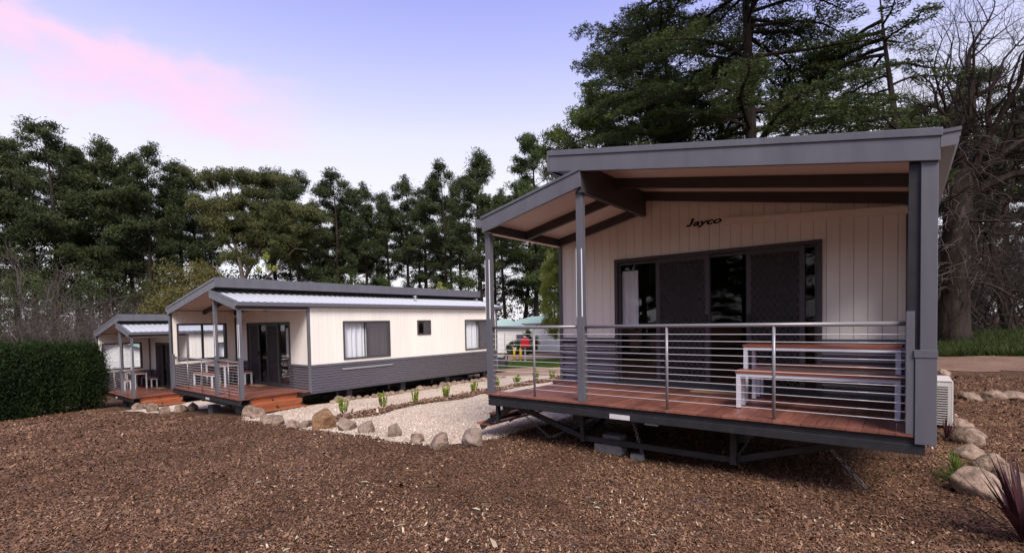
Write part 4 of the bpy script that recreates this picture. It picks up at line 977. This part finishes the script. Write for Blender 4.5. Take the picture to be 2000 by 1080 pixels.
def woods():
    rr = np.random.default_rng(55); Cs = []; Ts = []
    for _ in range(4200):
        px = rr.uniform(-500, 520) if _ % 3 == 0 else rr.uniform(-700, 2700); d = rr.uniform(62, 90); q = DP(px, d); h = rr.uniform(0, 1)**1.2*(8+2.5*math.sin(px*.013)+1.5*math.sin(px*.041)+(4.5 if px < 500 else 0)) + (4 if px > 1700 else 0)*rr.uniform()
        R = rr.uniform(.6, 1.3); k = 26; x = rr.normal(size=(k, 3))*R*.6; Cs.append(x+np.array((q.x, q.y, q.z+h))); Ts.append(np.full(k, rr.uniform(-.2, .3)))
    V, Fc = cards(np.concatenate(Cs), .22, 2.2, rng=rr); tag(link('distant_woods', np_mesh('distant_woods', V, Fc, PINEF, np.concatenate(Ts))), kind='stuff')
woods()
# pines behind the viewer, mirrored in the door glass
for k in range(14):
    a = math.radians(-142+k*7.2); d = 22+6*(k % 2)+2*math.sin(k*2.1); q = Vector((CAM.x-1.5+d*math.cos(a)*1.1, CAM.y+d*math.sin(a), 0)); q.z = float(g(q.x, q.y))
    r = empty('pine_tree', q, 'pine standing behind the viewer, seen only mirrored in the door glass', 'pine tree', 'pines mirrored in the glass')
    for nm, me in zip(('trunk', 'crown'), PVB[k % 2]): link(nm, me, r)
    r.scale = (1.0, 1.0, .58); r.rotation_euler.z = k*1.3
# second row of pines
for k, (px, ty, d) in enumerate([(-10, 330, 72), (66, 325, 74), (180, 345, 73), (232, 350, 76), (322, 365, 75), (412, 400, 78), (570, 400, 78), (622, 400, 76), (672, 415, 78), (738, 415, 76), (822, 410, 76), (885, 398, 76), (968, 405, 76)]):
    pine(px, ty, d, k*2+1, 'dark pine of the second row, mostly hidden behind the front pines', 'second row of pines', wx=.95)
# the gum tree: pale forking limbs, domed olive canopies
def dome_leaf(rr, c, R, n, flat=.5, droop=.0):
    x = rr.normal(size=(n, 3)); x /= np.linalg.norm(x, axis=1, keepdims=True); x *= (rr.uniform(0, 1, (n, 1))**.33)*R
    x[:, 2] = x[:, 2]*flat+ .0; return np.array(c)+x
def gum_tree(px, d, label):
    p = DP(px, d); r = empty('gum_tree', p, label, 'gum tree'); rr = np.random.default_rng(5); mb = MB(); k = d/F
    Wd = lambda x, y: Vector(((x-px)*k*CA, -(x-px)*k*SA*1.0, top_h(px, y, d)-p.z))
    def wp(x, y, dep=0): 
        e = Vector((CA, -SA, 0)); f = Vector((SA, CA, 0)); return e*((x-px)*k)+f*dep+Vector((0, 0, top_h(px, y, d)-p.z))
    limbs = [[(482, 640), (480, 560), (470, 500), (444, 470), (430, 455)], [(480, 560), (486, 520), (485, 470), (478, 420), (474, 400)], [(484, 540), (505, 500), (502, 460), (498, 440), (506, 380), (512, 360)], [(505, 500), (524, 470), (540, 450), (562, 430)],
             [(470, 500), (455, 440), (440, 400), (432, 360)], [(478, 430), (465, 380), (470, 355)], [(562, 432), (590, 415), (600, 405)], [(520, 548), (560, 510), (582, 488), (606, 492)]]
    for i, l in enumerate(limbs): 
        dep = 0 if i == 0 else rr.uniform(-1.5, 1.5); n_ = len(l)
        mb.tube([wp(x, y, dep*j/n_) for j, (x, y) in enumerate(l)], np.linspace(.30 if i == 0 else .15, .045, n_), 7)
    tr = mb.build('trunk', PALEBARK, r, smooth=True)
    Cs = []; Ts = []
    for (x, y, rx, ry) in [(425, 352, 30, 14), (468, 348, 36, 18), (505, 352, 26, 14), (540, 352, 32, 16), (420, 405, 28, 22), (450, 408, 34, 26), (485, 402, 30, 20), (515, 392, 22, 22), (545, 418, 34, 22), (590, 412, 34, 24), (615, 425, 22, 14), (440, 440, 30, 18), (560, 445, 26, 16), (500, 430, 26, 18), (580, 480, 24, 16), (455, 462, 26, 22), (500, 470, 26, 22), (540, 470, 26, 20), (430, 435, 24, 20), (480, 505, 30, 18), (548, 500, 26, 18), (600, 455, 24, 18), (470, 440, 30, 20), (525, 440, 26, 18)]:
        for j in range(26):
            c = wp(x+rx*rr.uniform(-1, 1)*.85, y+ry*(rr.uniform(-1, 1)*.55), rr.normal(0, 1.2)); xo = 0; R = rr.uniform(.45, .85); n = 150
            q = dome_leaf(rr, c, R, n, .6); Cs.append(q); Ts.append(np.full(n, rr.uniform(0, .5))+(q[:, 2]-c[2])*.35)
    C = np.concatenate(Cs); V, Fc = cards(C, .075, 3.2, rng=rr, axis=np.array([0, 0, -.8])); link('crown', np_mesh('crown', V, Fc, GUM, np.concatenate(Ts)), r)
gum_tree(480, 50, 'olive gum tree with pale forking limbs and domed crown')

# bare trees: recursive limbs
def bare_mesh(seed, H, m, levels=5, r0=.2, spread=.7, up=.25, kink=.25, kids=(2, 4), first=None, sub=.72, droop=0.0):
    rd = random.Random(seed); mb = MB()
    def grow(p, d, L_, r, lv):
        n = 4 if lv >= levels-1 else 3; pts = [p]; rs = [r]; q = Vector(p); dd = Vector(d)
        for i in range(n):
            dd = (dd+Vector((rd.gauss(0, kink), rd.gauss(0, kink), rd.gauss(0, kink)+up*.12-droop*(levels-lv)*.05))).normalized(); q = q+dd*L_/n; pts.append(q.copy()); rs.append(max(.0035, r*(1-.5*(i+1)/n)))
        mb.tube(pts, rs, 7 if lv >= levels-1 else (5 if lv > 2 else 3), caps=False)
        if lv == 0: return
        for _ in range(rd.randint(*kids)):
            i = rd.randint(1, n); b = pts[i]; x = Vector((rd.gauss(0, 1), rd.gauss(0, 1), rd.gauss(up, .7))).normalized()
            nd = (dd*(1-spread)+x*spread).normalized(); grow(b, nd, L_*sub*rd.uniform(.6, 1.1), max(.0035, rs[i]*.62), lv-1)
        grow(pts[-1], dd, L_*sub*1.0, rs[-1], lv-1)
    for (p, d, L_, r) in (first or [(Vector((0, 0, -.2)), Vector((0, 0, 1)), H*.36, r0)]): grow(Vector(p), Vector(d).normalized(), L_, r, levels)
    return mb.mesh('branches', m)
def bare_tree(p, me, label, name='bare_tree', group=None, s=1, rz=None, cat='bare tree'):
    o = link(name, me, None, p); o.scale = (s, s, s); o.rotation_euler.z = random.uniform(0, 6.28) if rz is None else rz
    return tag(o, label, cat, group)
SH = [bare_mesh(31+i, 5.0, TWIG, 5, .05, .62, .35, .2, (2, 3), first=[(Vector((random.gauss(0, .3), random.gauss(0, .3), -.1)), Vector((random.gauss(0, .5), random.gauss(0, .5), 1)), 1.9, .05) for _ in range(4)], sub=.74) for i in range(3)]
DK = [bare_mesh(41+i, 6.0, DARKTWIG, 5, .07, .62, .3, .22, (2, 3), first=[(Vector((random.gauss(0, .3), random.gauss(0, .3), -.1)), Vector((random.gauss(0, .45), random.gauss(0, .45), 1)), 2.3, .07) for _ in range(4)], sub=.76) for i in range(3)]
for k, (px, d, s, lb) in enumerate([(8, 27, 1.75, 'tall pale bare tree at the left edge rising over the hedge'), (60, 30, 1.1, 'pale bare shrub behind the hedge near the left edge'), (118, 31, 1.0, 'pale bare shrub behind the middle of the hedge'), (165, 33, 1.15, 'pale bare shrub behind the right end of the hedge'), (225, 38, 1.2, 'pale bare shrub over the roof of the farthest cabin'), (275, 42, 1.2, 'bare shrub between the farthest cabin peak and the willow')]):
    bare_tree(DP(px, d), SH[k % 3], lb, 'bare_shrub', 'bare shrubs behind the hedge', s, cat='bare shrub')
for k, (px, d, s) in enumerate([(20, 46, 1.3), (95, 47, 1.4), (160, 48, 1.4), (240, 50, 1.5), (285, 47, 1.4), (320, 52, 1.3), (640, 56, .95), (700, 57, 1.0), (750, 56, .9), (800, 57, 1.0), (845, 56, .95), (900, 57, .9)]):
    bare_tree(DP(px, d), DK[k % 3], 'dark bare shrub standing among the pine trunks', 'bare_shrub', 'dark bare shrubs under the pines', s, cat='bare shrub')

# cedars: layered flat sprays
def cedar(p, H, seed, label, name, limbs, m=CEDAR, r0=.34, lean=(0, 0), ck=1.0, t0=.18):
    """limbs: list of (height, azimuth, length, leafiness)"""
    rr = np.random.default_rng(seed); r = empty(name, p, label, 'cedar tree', 'cedars behind the nearest cabin'); mb = MB()
    tp = lambda t: Vector((lean[0]*t**1.4+.15*math.sin(t*5), lean[1]*t**1.4+.12*math.sin(t*4+1), H*t))
    ts = np.linspace(0, 1, 18); mb.tube([tp(t) for t in ts], [max(.03, r0*(1-t)**.75*(1+.4*math.exp(-t*20))) for t in ts], 10)
    Cs = []; Ts = []; Ax = []
    for (h, az, L_, lf) in limbs:
        p0 = tp(h/H); d = Vector((math.cos(az), math.sin(az), 0)); n = 9; pts = []; rise = rr.uniform(.05, .38)
        for i in range(n):
            t = i/(n-1); w_ = .10*L_*math.sin(t*4+h)*t; pts.append(p0+d*L_*t+Vector((-d.y, d.x, 0))*w_+Vector((0, 0, L_*(rise*t-.30*t*t)+.05*math.sin(t*9+h))))
        rb = .022+.012*L_; mb.tube(pts, [max(.008, rb*(1-i/(n-1))**.8) for i in range(n)], 5)
        nt_ = int(L_/.17)
        for j in range(nt_):
            t = t0+(1-t0)*(j+rr.uniform(0, 1))/nt_; k = min(n-2, int(t*(n-1))); f = t*(n-1)-k; b = pts[k].lerp(pts[k+1], f); side = 1 if j % 2 else -1
            l2 = (.35+1.5*(1-t)**.7*min(1, t*2.5))*min(1.2, L_/5)*rr.uniform(.6, 1.2); an = rr.uniform(.6, 1.15)*side
            d2 = Vector((d.x*math.cos(an)-d.y*math.sin(an), d.x*math.sin(an)+d.y*math.cos(an), rr.normal(-.02, .13))); e = b+d2*l2+Vector((0, 0, -.10*l2))
            mb.tube([b, e], [.014, .004], 3, caps=False)
            if rr.uniform() > lf: 
                for _ in range(2):
                    q = b.lerp(e, rr.uniform(.2, .9)); mb.tube([q, q+Vector(rr.normal(0, .25, 3))], [.007, .003], 3, caps=False)
                continue
            m_ = int(l2/.017*ck)+8; s_ = rr.uniform(.05, 1.05, m_); sd_ = rr.uniform(-1, 1, m_)*(.26*(1.1-s_)+.07)
            pr = np.array((-d2.y, d2.x, 0.0)); base = np.array(b)[None]+np.array(e-b)[None]*s_[:, None]+pr[None]*sd_[:, None]; base[:, 2] += rr.normal(.01, .06, m_)
            Cs.append(base); Ts.append(rr.uniform(0, .5)+rr.uniform(-.1, .15, m_)); Ax.append(np.array(d2)[None]*.8+pr[None]*np.sign(sd_)[:, None]*.8)
    mb.build('trunk', BARK, r)
    C = np.concatenate(Cs); A = np.concatenate(Ax); V, Fc = cards(C, .046, 3.6, normal=np.array([0, 0, .6]), jit=.55, rng=rr, axis=A)
    link('crown', np_mesh('crown', V, Fc, m, np.concatenate(Ts)), r); return r
rl = random.Random(3)
LEFTW = math.atan2(-SA, -CA)                      # azimuth of image-left in the site frame
def limbset(n, h0, h1, Lf, leaf, bias=None, bw=1.2):
    out = []
    for i in range(n):
        h = h0+(h1-h0)*(i+rl.random())/n; az = rl.uniform(0, 6.28) if bias is None or rl.random() < .3 else bias+rl.gauss(0, bw); out.append((h, az, Lf(h)*rl.uniform(.65, 1.1), leaf))
    return out
cedar(DP(1462, 24), 24, 61, 'large cedar with thick dark trunk, right of centre behind the nearest cabin', 'cedar_tree', limbset(92, 6.5, 23, lambda h: 7.6-.18*abs(h-12), .93), r0=.38)
cedar(DP(1352, 27), 22, 62, 'cedar with trunk leaning left behind the nearest cabin, left of the large one', 'cedar_tree', limbset(84, 6.0, 21, lambda h: 6.8-.2*abs(h-12), .96, LEFTW, 1.3), r0=.33, lean=(math.cos(LEFTW)*3.2, math.sin(LEFTW)*3.2), ck=1.1)
cedar(DP(1775, 21), 16, 63, 'sparse cedar with curved leaning trunk left of the vine covered tree', 'cedar_tree', limbset(12, 9.5, 13, lambda h: 4.2, .45, LEFTW, .8)+[(13.6, LEFTW+.05, 6.6, .97), (13.2, LEFTW-.22, 6.2, .97), (13.9, LEFTW+.25, 5.8, .97), (12.9, LEFTW+.4, 5.2, .95), (14.4, LEFTW-.05, 5.4, .97), (13.5, LEFTW+3.0, 2.6, .95), (14.2, LEFTW+2.6, 2.6, .95), (9.3, LEFTW+.1, 5.4, .97), (8.9, LEFTW-.25, 5.2, .97), (9.7, LEFTW+.35, 4.6, .95), (8.6, LEFTW+.55, 4.6, .95), (8.8, LEFTW-.6, 4.2, .95), (9.0, LEFTW+2.8, 2.6, .9)], r0=.27, lean=(math.cos(LEFTW)*1.2, math.sin(LEFTW)*1.2), ck=1.25)
# big bare tree with hanging vines on the right
pb = DP(1862, 24); rt_ = empty('vine_covered_tree', pb, 'huge bare tree wrapped in tangled vines right of the nearest cabin', 'bare tree')
ev = Vector((CA, -SA, 0))
fork = [(Vector((0, 0, -.2)), Vector((.02, 0, 1)), 6.0, .66)]
mb = MB(); mb.tube([Vector((0, 0, -.3)), Vector((0, 0, .6)), Vector((.0, 0, 3)), ev*.15+Vector((0, 0, 6.0)), ev*.3+Vector((0, 0, 8.2))], [.85, .66, .58, .55, .42], 12); mb.build('trunk', VINEBARK, rt_, smooth=True)
top = ev*.3+Vector((0, 0, 7.8)); fst = []
for dx, dy, dz, L_, rr_ in [(-.15, -.4, 1, 4.4, .24), (.9, .3, 1, 4.6, .28), (1.0, -.3, .8, 4.2, .22), (-.5, .4, .9, 3.6, .18), (-.35, .1, 1, 3.6, .26), (.05, .3, 1, 4.0, .28), (.62, 0, 1, 4.4, .34), (.25, -.3, 1, 3.8, .2), (-.8, -.2, .6, 3.0, .15), (1.1, .2, .55, 3.4, .2)]:
    fst.append((top-Vector((0, 0, abs(dx)*1.2)), ev*dx+Vector((SA, CA, 0))*dy+Vector((0, 0, dz)), L_, rr_))
link('branches', bare_mesh(71, 10, VINEBARK, 5, .3, .6, .3, .2, (2, 3), first=fst, sub=.76), rt_)
low = []
for i in range(9):
    z = 2.2+i*.75; s_ = 1 if i % 3 else -1; low.append((Vector((0, 0, z)), ev*s_*1.0+Vector((SA, CA, 0))*random.gauss(0, .8)+Vector((0, 0, random.uniform(-.1, .35))), 2.2, .09))
link('branches', bare_mesh(72, 10, VINEBARK, 4, .1, .6, .05, .22, (2, 4), first=low, sub=.74, droop=.6), rt_)
mb = MB(); rv = random.Random(9)
for i in range(330):
    z = rv.uniform(2.5, 9.5); a = rv.uniform(0, 6.28); q = Vector((math.cos(a)*.6, math.sin(a)*.6, z)); dd = Vector((math.cos(a), math.sin(a), rv.uniform(-.2, .8))); pts = [q]
    for _ in range(7):
        dd = (dd+Vector((rv.gauss(0, .45), rv.gauss(0, .45), rv.gauss(-.22, .3)))).normalized(); q = q+dd*rv.uniform(.2, .42); pts.append(q.copy())
    mb.tube(pts, np.linspace(.016, .005, len(pts)), 3, caps=False)
mb.build('vines', TWIG, rt_)
bt = bare_mesh(73, 16, VINEBARK, 6, .32, .55, .4, .18, (2, 3), sub=.74)
bare_tree(DP(1975, 31), bt, 'dark bare tree at the right edge behind the vine covered tree', 'bare_tree', 'bare trees at right')
bare_tree(DP(1790, 36), bt, 'thinner bare tree between the leaning cedar and the vine covered tree', 'bare_tree', 'bare trees at right', s=.95)
for k, (px, d, s, lb) in enumerate([(1930, 26, 1.15, 'tangle of bare twigs just right of the vine covered trunk'), (1985, 28, 1.3, 'tangled bare shrub at the right edge above the lawn'), (2050, 27, 1.3, 'tangled bare shrub past the right edge')]):
    bare_tree(DP(px, d+4), DK[k % 3], lb, 'bare_shrub', 'bare shrubs on the right lawn edge', s, cat='bare shrub')
for k, (px, d, s) in enumerate([(1835, 34, 1.2), (1890, 33, 1.35), (1945, 36, 1.4), (1990, 38, 1.5), (1905, 42, 1.5), (1960, 44, 1.5), (2040, 35, 1.4), (1850, 44, 1.3), (2090, 40, 1.5)]):
    bare_tree(DP(px, d), DK[k % 3], 'dark bare shrub in the thicket behind the right lawn', 'bare_shrub', 'dark thicket behind the right lawn', s, cat='bare shrub')
# leafy bushes
def leaf_cloud(name, p, rx, ry, rz_, n, m, size, label, cat, group=None, elong=1.8, clumps=60, seed=1, stem=True, axis=(0, 0, .6), cone=0.0):
    rr = np.random.default_rng(seed); r = empty(name, p, label, cat, group); Cs = []; Ts = []
    for _ in range(clumps):
        x = rr.normal(size=3); x /= np.linalg.norm(x); x *= rr.uniform(.45, 1.0)**.5
        sh = 1-cone*max(0, x[2]*.5+.5); c = np.array((x[0]*rx*sh, x[1]*ry*sh, rz_+x[2]*rz_*.97)); k = n//clumps; R = .32*min(rx, rz_)*rr.uniform(.6, 1.2)
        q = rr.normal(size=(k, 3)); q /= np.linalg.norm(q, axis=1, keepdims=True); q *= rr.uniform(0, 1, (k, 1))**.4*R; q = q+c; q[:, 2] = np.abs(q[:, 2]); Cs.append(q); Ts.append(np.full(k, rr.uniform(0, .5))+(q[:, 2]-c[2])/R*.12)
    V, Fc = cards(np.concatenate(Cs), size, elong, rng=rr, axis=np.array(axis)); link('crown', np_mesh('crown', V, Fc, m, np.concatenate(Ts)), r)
    if stem:
        mb = MB()
        for _ in range(5): mb.tube([(rr.normal(0, .08), rr.normal(0, .08), -.05), (rr.normal(0, rx*.35), rr.normal(0, ry*.35), rz_*rr.uniform(.8, 1.5))], [.05, .015], 5)
        mb.build('trunk', GREYBARK, r)
    return r
def cloud_px(name, px, ty, d, wpx, n, m, size, label, cat, group=None, **k):
    p = DP(px, d); p.z += k.pop('lift', 0); h = top_h(px, ty, d)-p.z; rx = wpx/F*d/2; return leaf_cloud(name, p, rx, rx, h/2, n, m, size, label, cat, group, **k)
cloud_px('willow_tree', 372, 508, 46, 150, 26000, WILLOW, .075, 'yellow green willow behind the left roof of the middle cabin', 'willow', elong=3.2, clumps=150, seed=4, axis=(0, 0, -.7))
cloud_px('lime_conifer', 1084, 478, 44, 60, 30000, LIME, .07, 'bright lime green conifer beside the corner of the nearest cabin wall', 'conifer', clumps=190, seed=6, elong=1.7, cone=.35, lift=1.3)
cloud_px('sapling', 525, 486, 40, 46, 5000, LIME, .07, 'fresh green sapling before the gum tree trunk', 'sapling', clumps=40, seed=8)
cloud_px('sapling', 752, 515, 44, 30, 3600, BUSH, .07, 'slim green sapling above the middle cabin roof', 'sapling', clumps=30, seed=9)
cloud_px('sapling', 860, 540, 44, 44, 4600, LIME, .07, 'green shrub above the roof right of the vent pipe', 'shrub', clumps=40, seed=10)
for k, (px, ty, wd) in enumerate([(-20, 500, 120), (55, 520, 110), (135, 505, 120), (205, 530, 110)]):
    cloud_px('bush', px, ty, 51, wd, 6500, PINE, .09, ['dark bush behind the hedge, cut by the left edge of the photo', 'dark bush behind the hedge, second from the left edge', 'dark bush behind the right half of the hedge', 'dark bush behind the roof peak of the farthest cabin'][k], 'bush', 'dark bushes behind the hedge', clumps=70, seed=40+k)
for k, (px, ty, wd) in enumerate([(620, 520, 90), (690, 525, 70), (900, 520, 80), (420, 540, 60)]):
    cloud_px('bush', px, ty, 52, wd, 5200, PINE, .09, ['dark bush under the pines above the middle cabin left side', 'dark bush under the pines above the middle cabin roof centre', 'dark bush under the pines near the porch gutter', 'dark bush below the gum tree left of its trunk'][k], 'bush', 'bushes under the pines', clumps=60, seed=20+k)
cloud_px('garden_bush', 1035, 645, 45, 32, 4000, BUSH, .06, 'rounded clipped bush by the white house wall', 'bush', clumps=60, seed=31)
cloud_px('garden_bush', 1003, 666, 44, 30, 3200, BUSH, .06, 'low bush under the white house window, left of the red box', 'bush', clumps=50, seed=32)
cloud_px('garden_bush', 1026, 674, 43.5, 18, 2000, BUSH, .06, 'low bush behind the red box post', 'bush', clumps=40, seed=33)
# the hedge
def hedge():
    a, b = G(-240, 852), G(180, 797); L_ = (b-a).length; r = empty('hedge', (a+b)/2, 'tall dark clipped hedge filling the left edge before the farthest cabin', 'hedge'); d = (b-a).normalized(); d.z = 0; r.rotation_euler.z = math.atan2(d.y, d.x)
    rr = np.random.default_rng(77); Hh = 2.75; Cs = []; Ts = []; Ax = []
    for _ in range(1900):
        x = rr.uniform(-L_/2, L_/2); f = rr.uniform(); Hh = 2.72+.10*math.sin(x*2.1)+.07*math.sin(x*5.3+1); bul = 1+.10*math.sin(x*1.7+2)+.07*math.sin(x*4.1)
        if f < .62:
            z = rr.uniform(.03, 1)**.9*Hh; y = -.78*bul*rr.uniform(.78, 1.08)*(1-.48*(max(0, z/Hh-.62)/.38)**1.6)*(.88+.12*min(1, z/.8))
        elif f < .85: y = rr.uniform(-.68, .68); z = Hh*rr.uniform(.90, 1.05)*(1-.16*(abs(y)/.68)**2)
        else: z = rr.uniform(.25, Hh); y = .75*rr.uniform(.8, 1.05)*(1-.45*(max(0, z/Hh-.62)/.38)**1.6)
        if rr.uniform() < .06: x = L_/2*rr.uniform(.98, 1.02); y = rr.uniform(-.75, .75); z = rr.uniform(.2, Hh)
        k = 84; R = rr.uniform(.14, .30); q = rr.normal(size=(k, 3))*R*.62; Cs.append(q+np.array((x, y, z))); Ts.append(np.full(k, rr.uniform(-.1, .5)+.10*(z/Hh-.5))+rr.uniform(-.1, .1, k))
    for _ in range(260):
        x = rr.uniform(-L_/2, L_/2); c = np.array((x, rr.uniform(-.8, .4), 0)); c[2] = 2.75 if c[1] > -.6 else rr.uniform(.8, 2.5); l = rr.uniform(.10, .34); t = rr.uniform(0, 1, (16, 1)); dd = np.array((rr.normal(0, .3), rr.normal(-.3 if c[2] < 2.7 else 0, .3), 1.0))
        Cs.append(c+t*dd*l+rr.normal(0, .018, (16, 3))); Ts.append(np.full(16, rr.uniform(.2, .7)))
    Hh = 2.72
    V, Fc = cards(np.concatenate(Cs), .030, 3.4, rng=rr, axis=np.array((0, -.4, 1.1))); link('foliage', np_mesh('foliage', V, Fc, HEDGE, np.concatenate(Ts)), r)
    mb = MB()
    for i in range(46):
        x = -L_/2+L_*(i+rr.uniform())/46; y = rr.normal(0, .2)-.2; mb.tube([(x, y, -.2), (x+rr.normal(0, .1), y+rr.normal(0, .1), .8), (x+rr.normal(0, .25), y+rr.normal(0, .2), 2.2)], [.035, .028, .012], 5)
    mb.build('stem', DARKTWIG, r)
    mb = MB(); mb.box(-L_/2+.2, L_/2-.2, -.34, .34, .55, Hh-.35); mb.build('inner_growth', DARKTWIG, r)
hedge()

# ------------------------------------------------------------------ houses, car, street furniture far behind
def clap(mb, x0, x1, y, z0, z1, pitch=.17, face=-1, holes=()):
    n = int((z1-z0)/pitch)
    for i in range(n):
        z = z0+i*pitch; vs_ = [(x0, y, z+pitch), (x1, y, z+pitch), (x1, y+face*.022, z), (x0, y+face*.022, z), (x0, y, z), (x1, y, z)]
        mb.add(vs_, [(0, 3, 2, 1), (3, 4, 5, 2)])
def gable_house(p, rz, wx, dy, hw, hr, label, hip=False, win=(), name='white_house'):
    r = empty(name, p, label, 'house', 'white houses with pale green roofs', rz); mb = MB()
    mb.box(-wx/2, wx/2, 0, dy, -.6, hw); clap(mb, -wx/2, wx/2, -.002, 0, hw)
    if not hip: mb.add([(-wx/2, .0, hw), (wx/2, 0, hw), (0, 0, hw+hr), (-wx/2, dy, hw), (wx/2, dy, hw), (0, dy, hw+hr)], [(0, 1, 2), (5, 4, 3)])
    mb.build('wall', WBOARD, r)
    mb = MB(); o = .35; zz = hw-.1; t = .09
    if hip: vs_ = [(-wx/2-o, -o, zz), (wx/2+o, -o, zz), (wx/2+o, dy+o, zz), (-wx/2-o, dy+o, zz), (-wx/2+dy*.45, dy/2, hw+hr), (wx/2-dy*.45, dy/2, hw+hr)]; mb.add(vs_, [(0, 1, 5, 4), (1, 2, 5), (2, 3, 4, 5), (3, 0, 4), (3, 2, 1, 0)])
    else:
        k = hr/(wx/2)
        for s_ in (-1, 1): mb.add([(0, -o, hw+hr+.1), (0, dy+o, hw+hr+.1), (s_*(wx/2+o), dy+o, hw-o*k+.1), (s_*(wx/2+o), -o, hw-o*k+.1), (0, -o, hw+hr), (0, dy+o, hw+hr), (s_*(wx/2+o), dy+o, hw-o*k), (s_*(wx/2+o), -o, hw-o*k)], [(0, 1, 2, 3), (7, 6, 5, 4), (0, 3, 7, 4), (3, 2, 6, 7), (1, 5, 6, 2)])
    mb.build('roof', GREENROOF, r)
    for (a, b, c, d) in win:
        mb = MB(); frame_uz(mb, a, b, c, d, -.05, .0, .06); f = mb.build('window', WHITE, r); mb = MB(); mb.box(a+.06, b-.06, -.032, -.028, c+.06, d-.06); mb.build('pane', PANE, f)
    return r
PANE = mat('far_pane', (.12, .12, .15), .08, 0, .6)
FACE = math.atan2(-SA, CA)                        # image plane direction in the site frame
p = DP(985, 47); gable_house(p, FACE, 4.2, 4, top_h(985, 638, 47)-p.z, .75, 'nearer white weatherboard house with window behind the bushes', True, [(1.05, 1.85, .8, 1.75)])
p = DP(1060, 49); h2 = top_h(1060, 629, 49)-p.z
gable_house(p, FACE, 6.5, 5, h2, .6, 'long low white house behind the red box', True)
p = DP(1085, 55); gable_house(p, FACE, 6.0, 6, top_h(1085, 632, 55)-p.z, 1.55, 'farther white house with gable end by the lime conifer')
q = DP(1046, 48.4); mb = MB()
for a, b in ((0, .17), (.22, .27), (.36, .52), (.55, .66)): mb.box(a, b, -.01, .0, 0, .10)
o = mb.build('house_sign', BLACK, None); o['kind'] = 'thing'; o.location = (q.x, q.y, top_h(1050, 636, 48.4)); o.rotation_euler = (0, 0, FACE); tag(o, 'small dark lettering marks under the eave of the long white house', 'sign')
p = DP(225, 33); gable_house(p, math.radians(75), 6.0, 5, top_h(225, 700, 33)-p.z, 1.15, 'white weatherboard house seen through the farthest cabin porch window', win=[(-.4, .4, .3, .9)])
# bollards, red box
for k, (px, lb) in enumerate(((1004.5, 'left yellow bollard beside the red box'), (1017, 'right yellow bollard, nearest the red box post'))):
    p = G(px, 706); mb = MB(); mb.tube([(0, 0, -.1), (0, 0, .95), (0, 0, 1.0), (0, 0, 1.03)], [.085, .085, .07, .02], 12); o = mb.build('bollard', YELLOW, None, smooth=True); o.location = p; tag(o, lb, 'bollard', 'yellow bollards')
    if k == 0:
        mb = MB(); mb.box(-.5, 1.6, -.6, .6, -.1, .05); o = mb.build('concrete_slab', CONC); o.location = p+Vector((.3, .1, 0)); tag(o, 'pale concrete slab under the yellow bollards', 'slab')
p = G(1026, 706); r = empty('fire_hose_post', p, 'red hooded box on a grey post beside the yellow bollards', 'hose box', None, FACE)
mb = MB(); mb.box(-.06, .06, -.04, .04, 0, 1.75); mb.build('post', GALV, r)
pr = [(-.32, 1.05), (.32, 1.05), (.32, 1.45), (.26, 1.64), (.12, 1.74), (-.12, 1.74), (-.26, 1.64), (-.32, 1.45)]
mb = MB(); mb.prism([(x, z+.05) for x, z in pr], -.32, -.05); mb.build('hood', RED, r, bevel=.01)
# four-wheel drive behind the middle cabin
p = DP(902, 26.5); r = empty('four_wheel_drive', p, 'dark four wheel drive poking out behind the far end of the middle cabin', 'car', None, FACE+.15)
prof = [(-2.2, .45), (2.15, .45), (2.2, .75), (2.1, 1.02), (1.15, 1.10), (.7, 1.12), (.25, 1.72), (-1.95, 1.76), (-2.2, 1.1)]
mb = MB(); mb.prism(prof, -.85, .85); mb.build('body', CARP, r, bevel=.05)
mb = MB(); mb.prism([(.60, 1.14), (.22, 1.64), (-1.85, 1.68), (-2.0, 1.14)], -.862, .862); mb.build('side_window', PANE, r)
mb = MB(); mb.box(2.15, 2.32, -.8, .8, .42, .78); mb.tube([(2.3, -.5, .5), (2.36, -.5, 1.05), (2.36, .5, 1.05), (2.3, .5, .5)], .03, 6); mb.build('bull_bar', BLACK, r)
for s_ in (-1, 1):
    mb = MB(); mb.box(2.08, 2.14, s_*.62-.14, s_*.62+.14, .80, .98); mb.build('headlight', CARW, r)
    for x in (-1.35, 1.35):
        mb = MB(); mb.tube([(x, s_*.66, .36), (x, s_*.70, .36), (x, s_*.86, .36), (x, s_*.90, .36)], [.32, .36, .36, .30], 20); wh = mb.build('wheel', RUBBER, r, smooth=False); mb = MB(); mb.tube([(x, s_*.885, .36), (x, s_*.908, .36)], [.2, .18], 14); mb.build('rim', CARW, wh)
mb = MB(); mb.tube([(2.2, -.6, .9), (2.2, -.6, 2.2)], .012, 5); mb.build('aerial', BLACK, r)
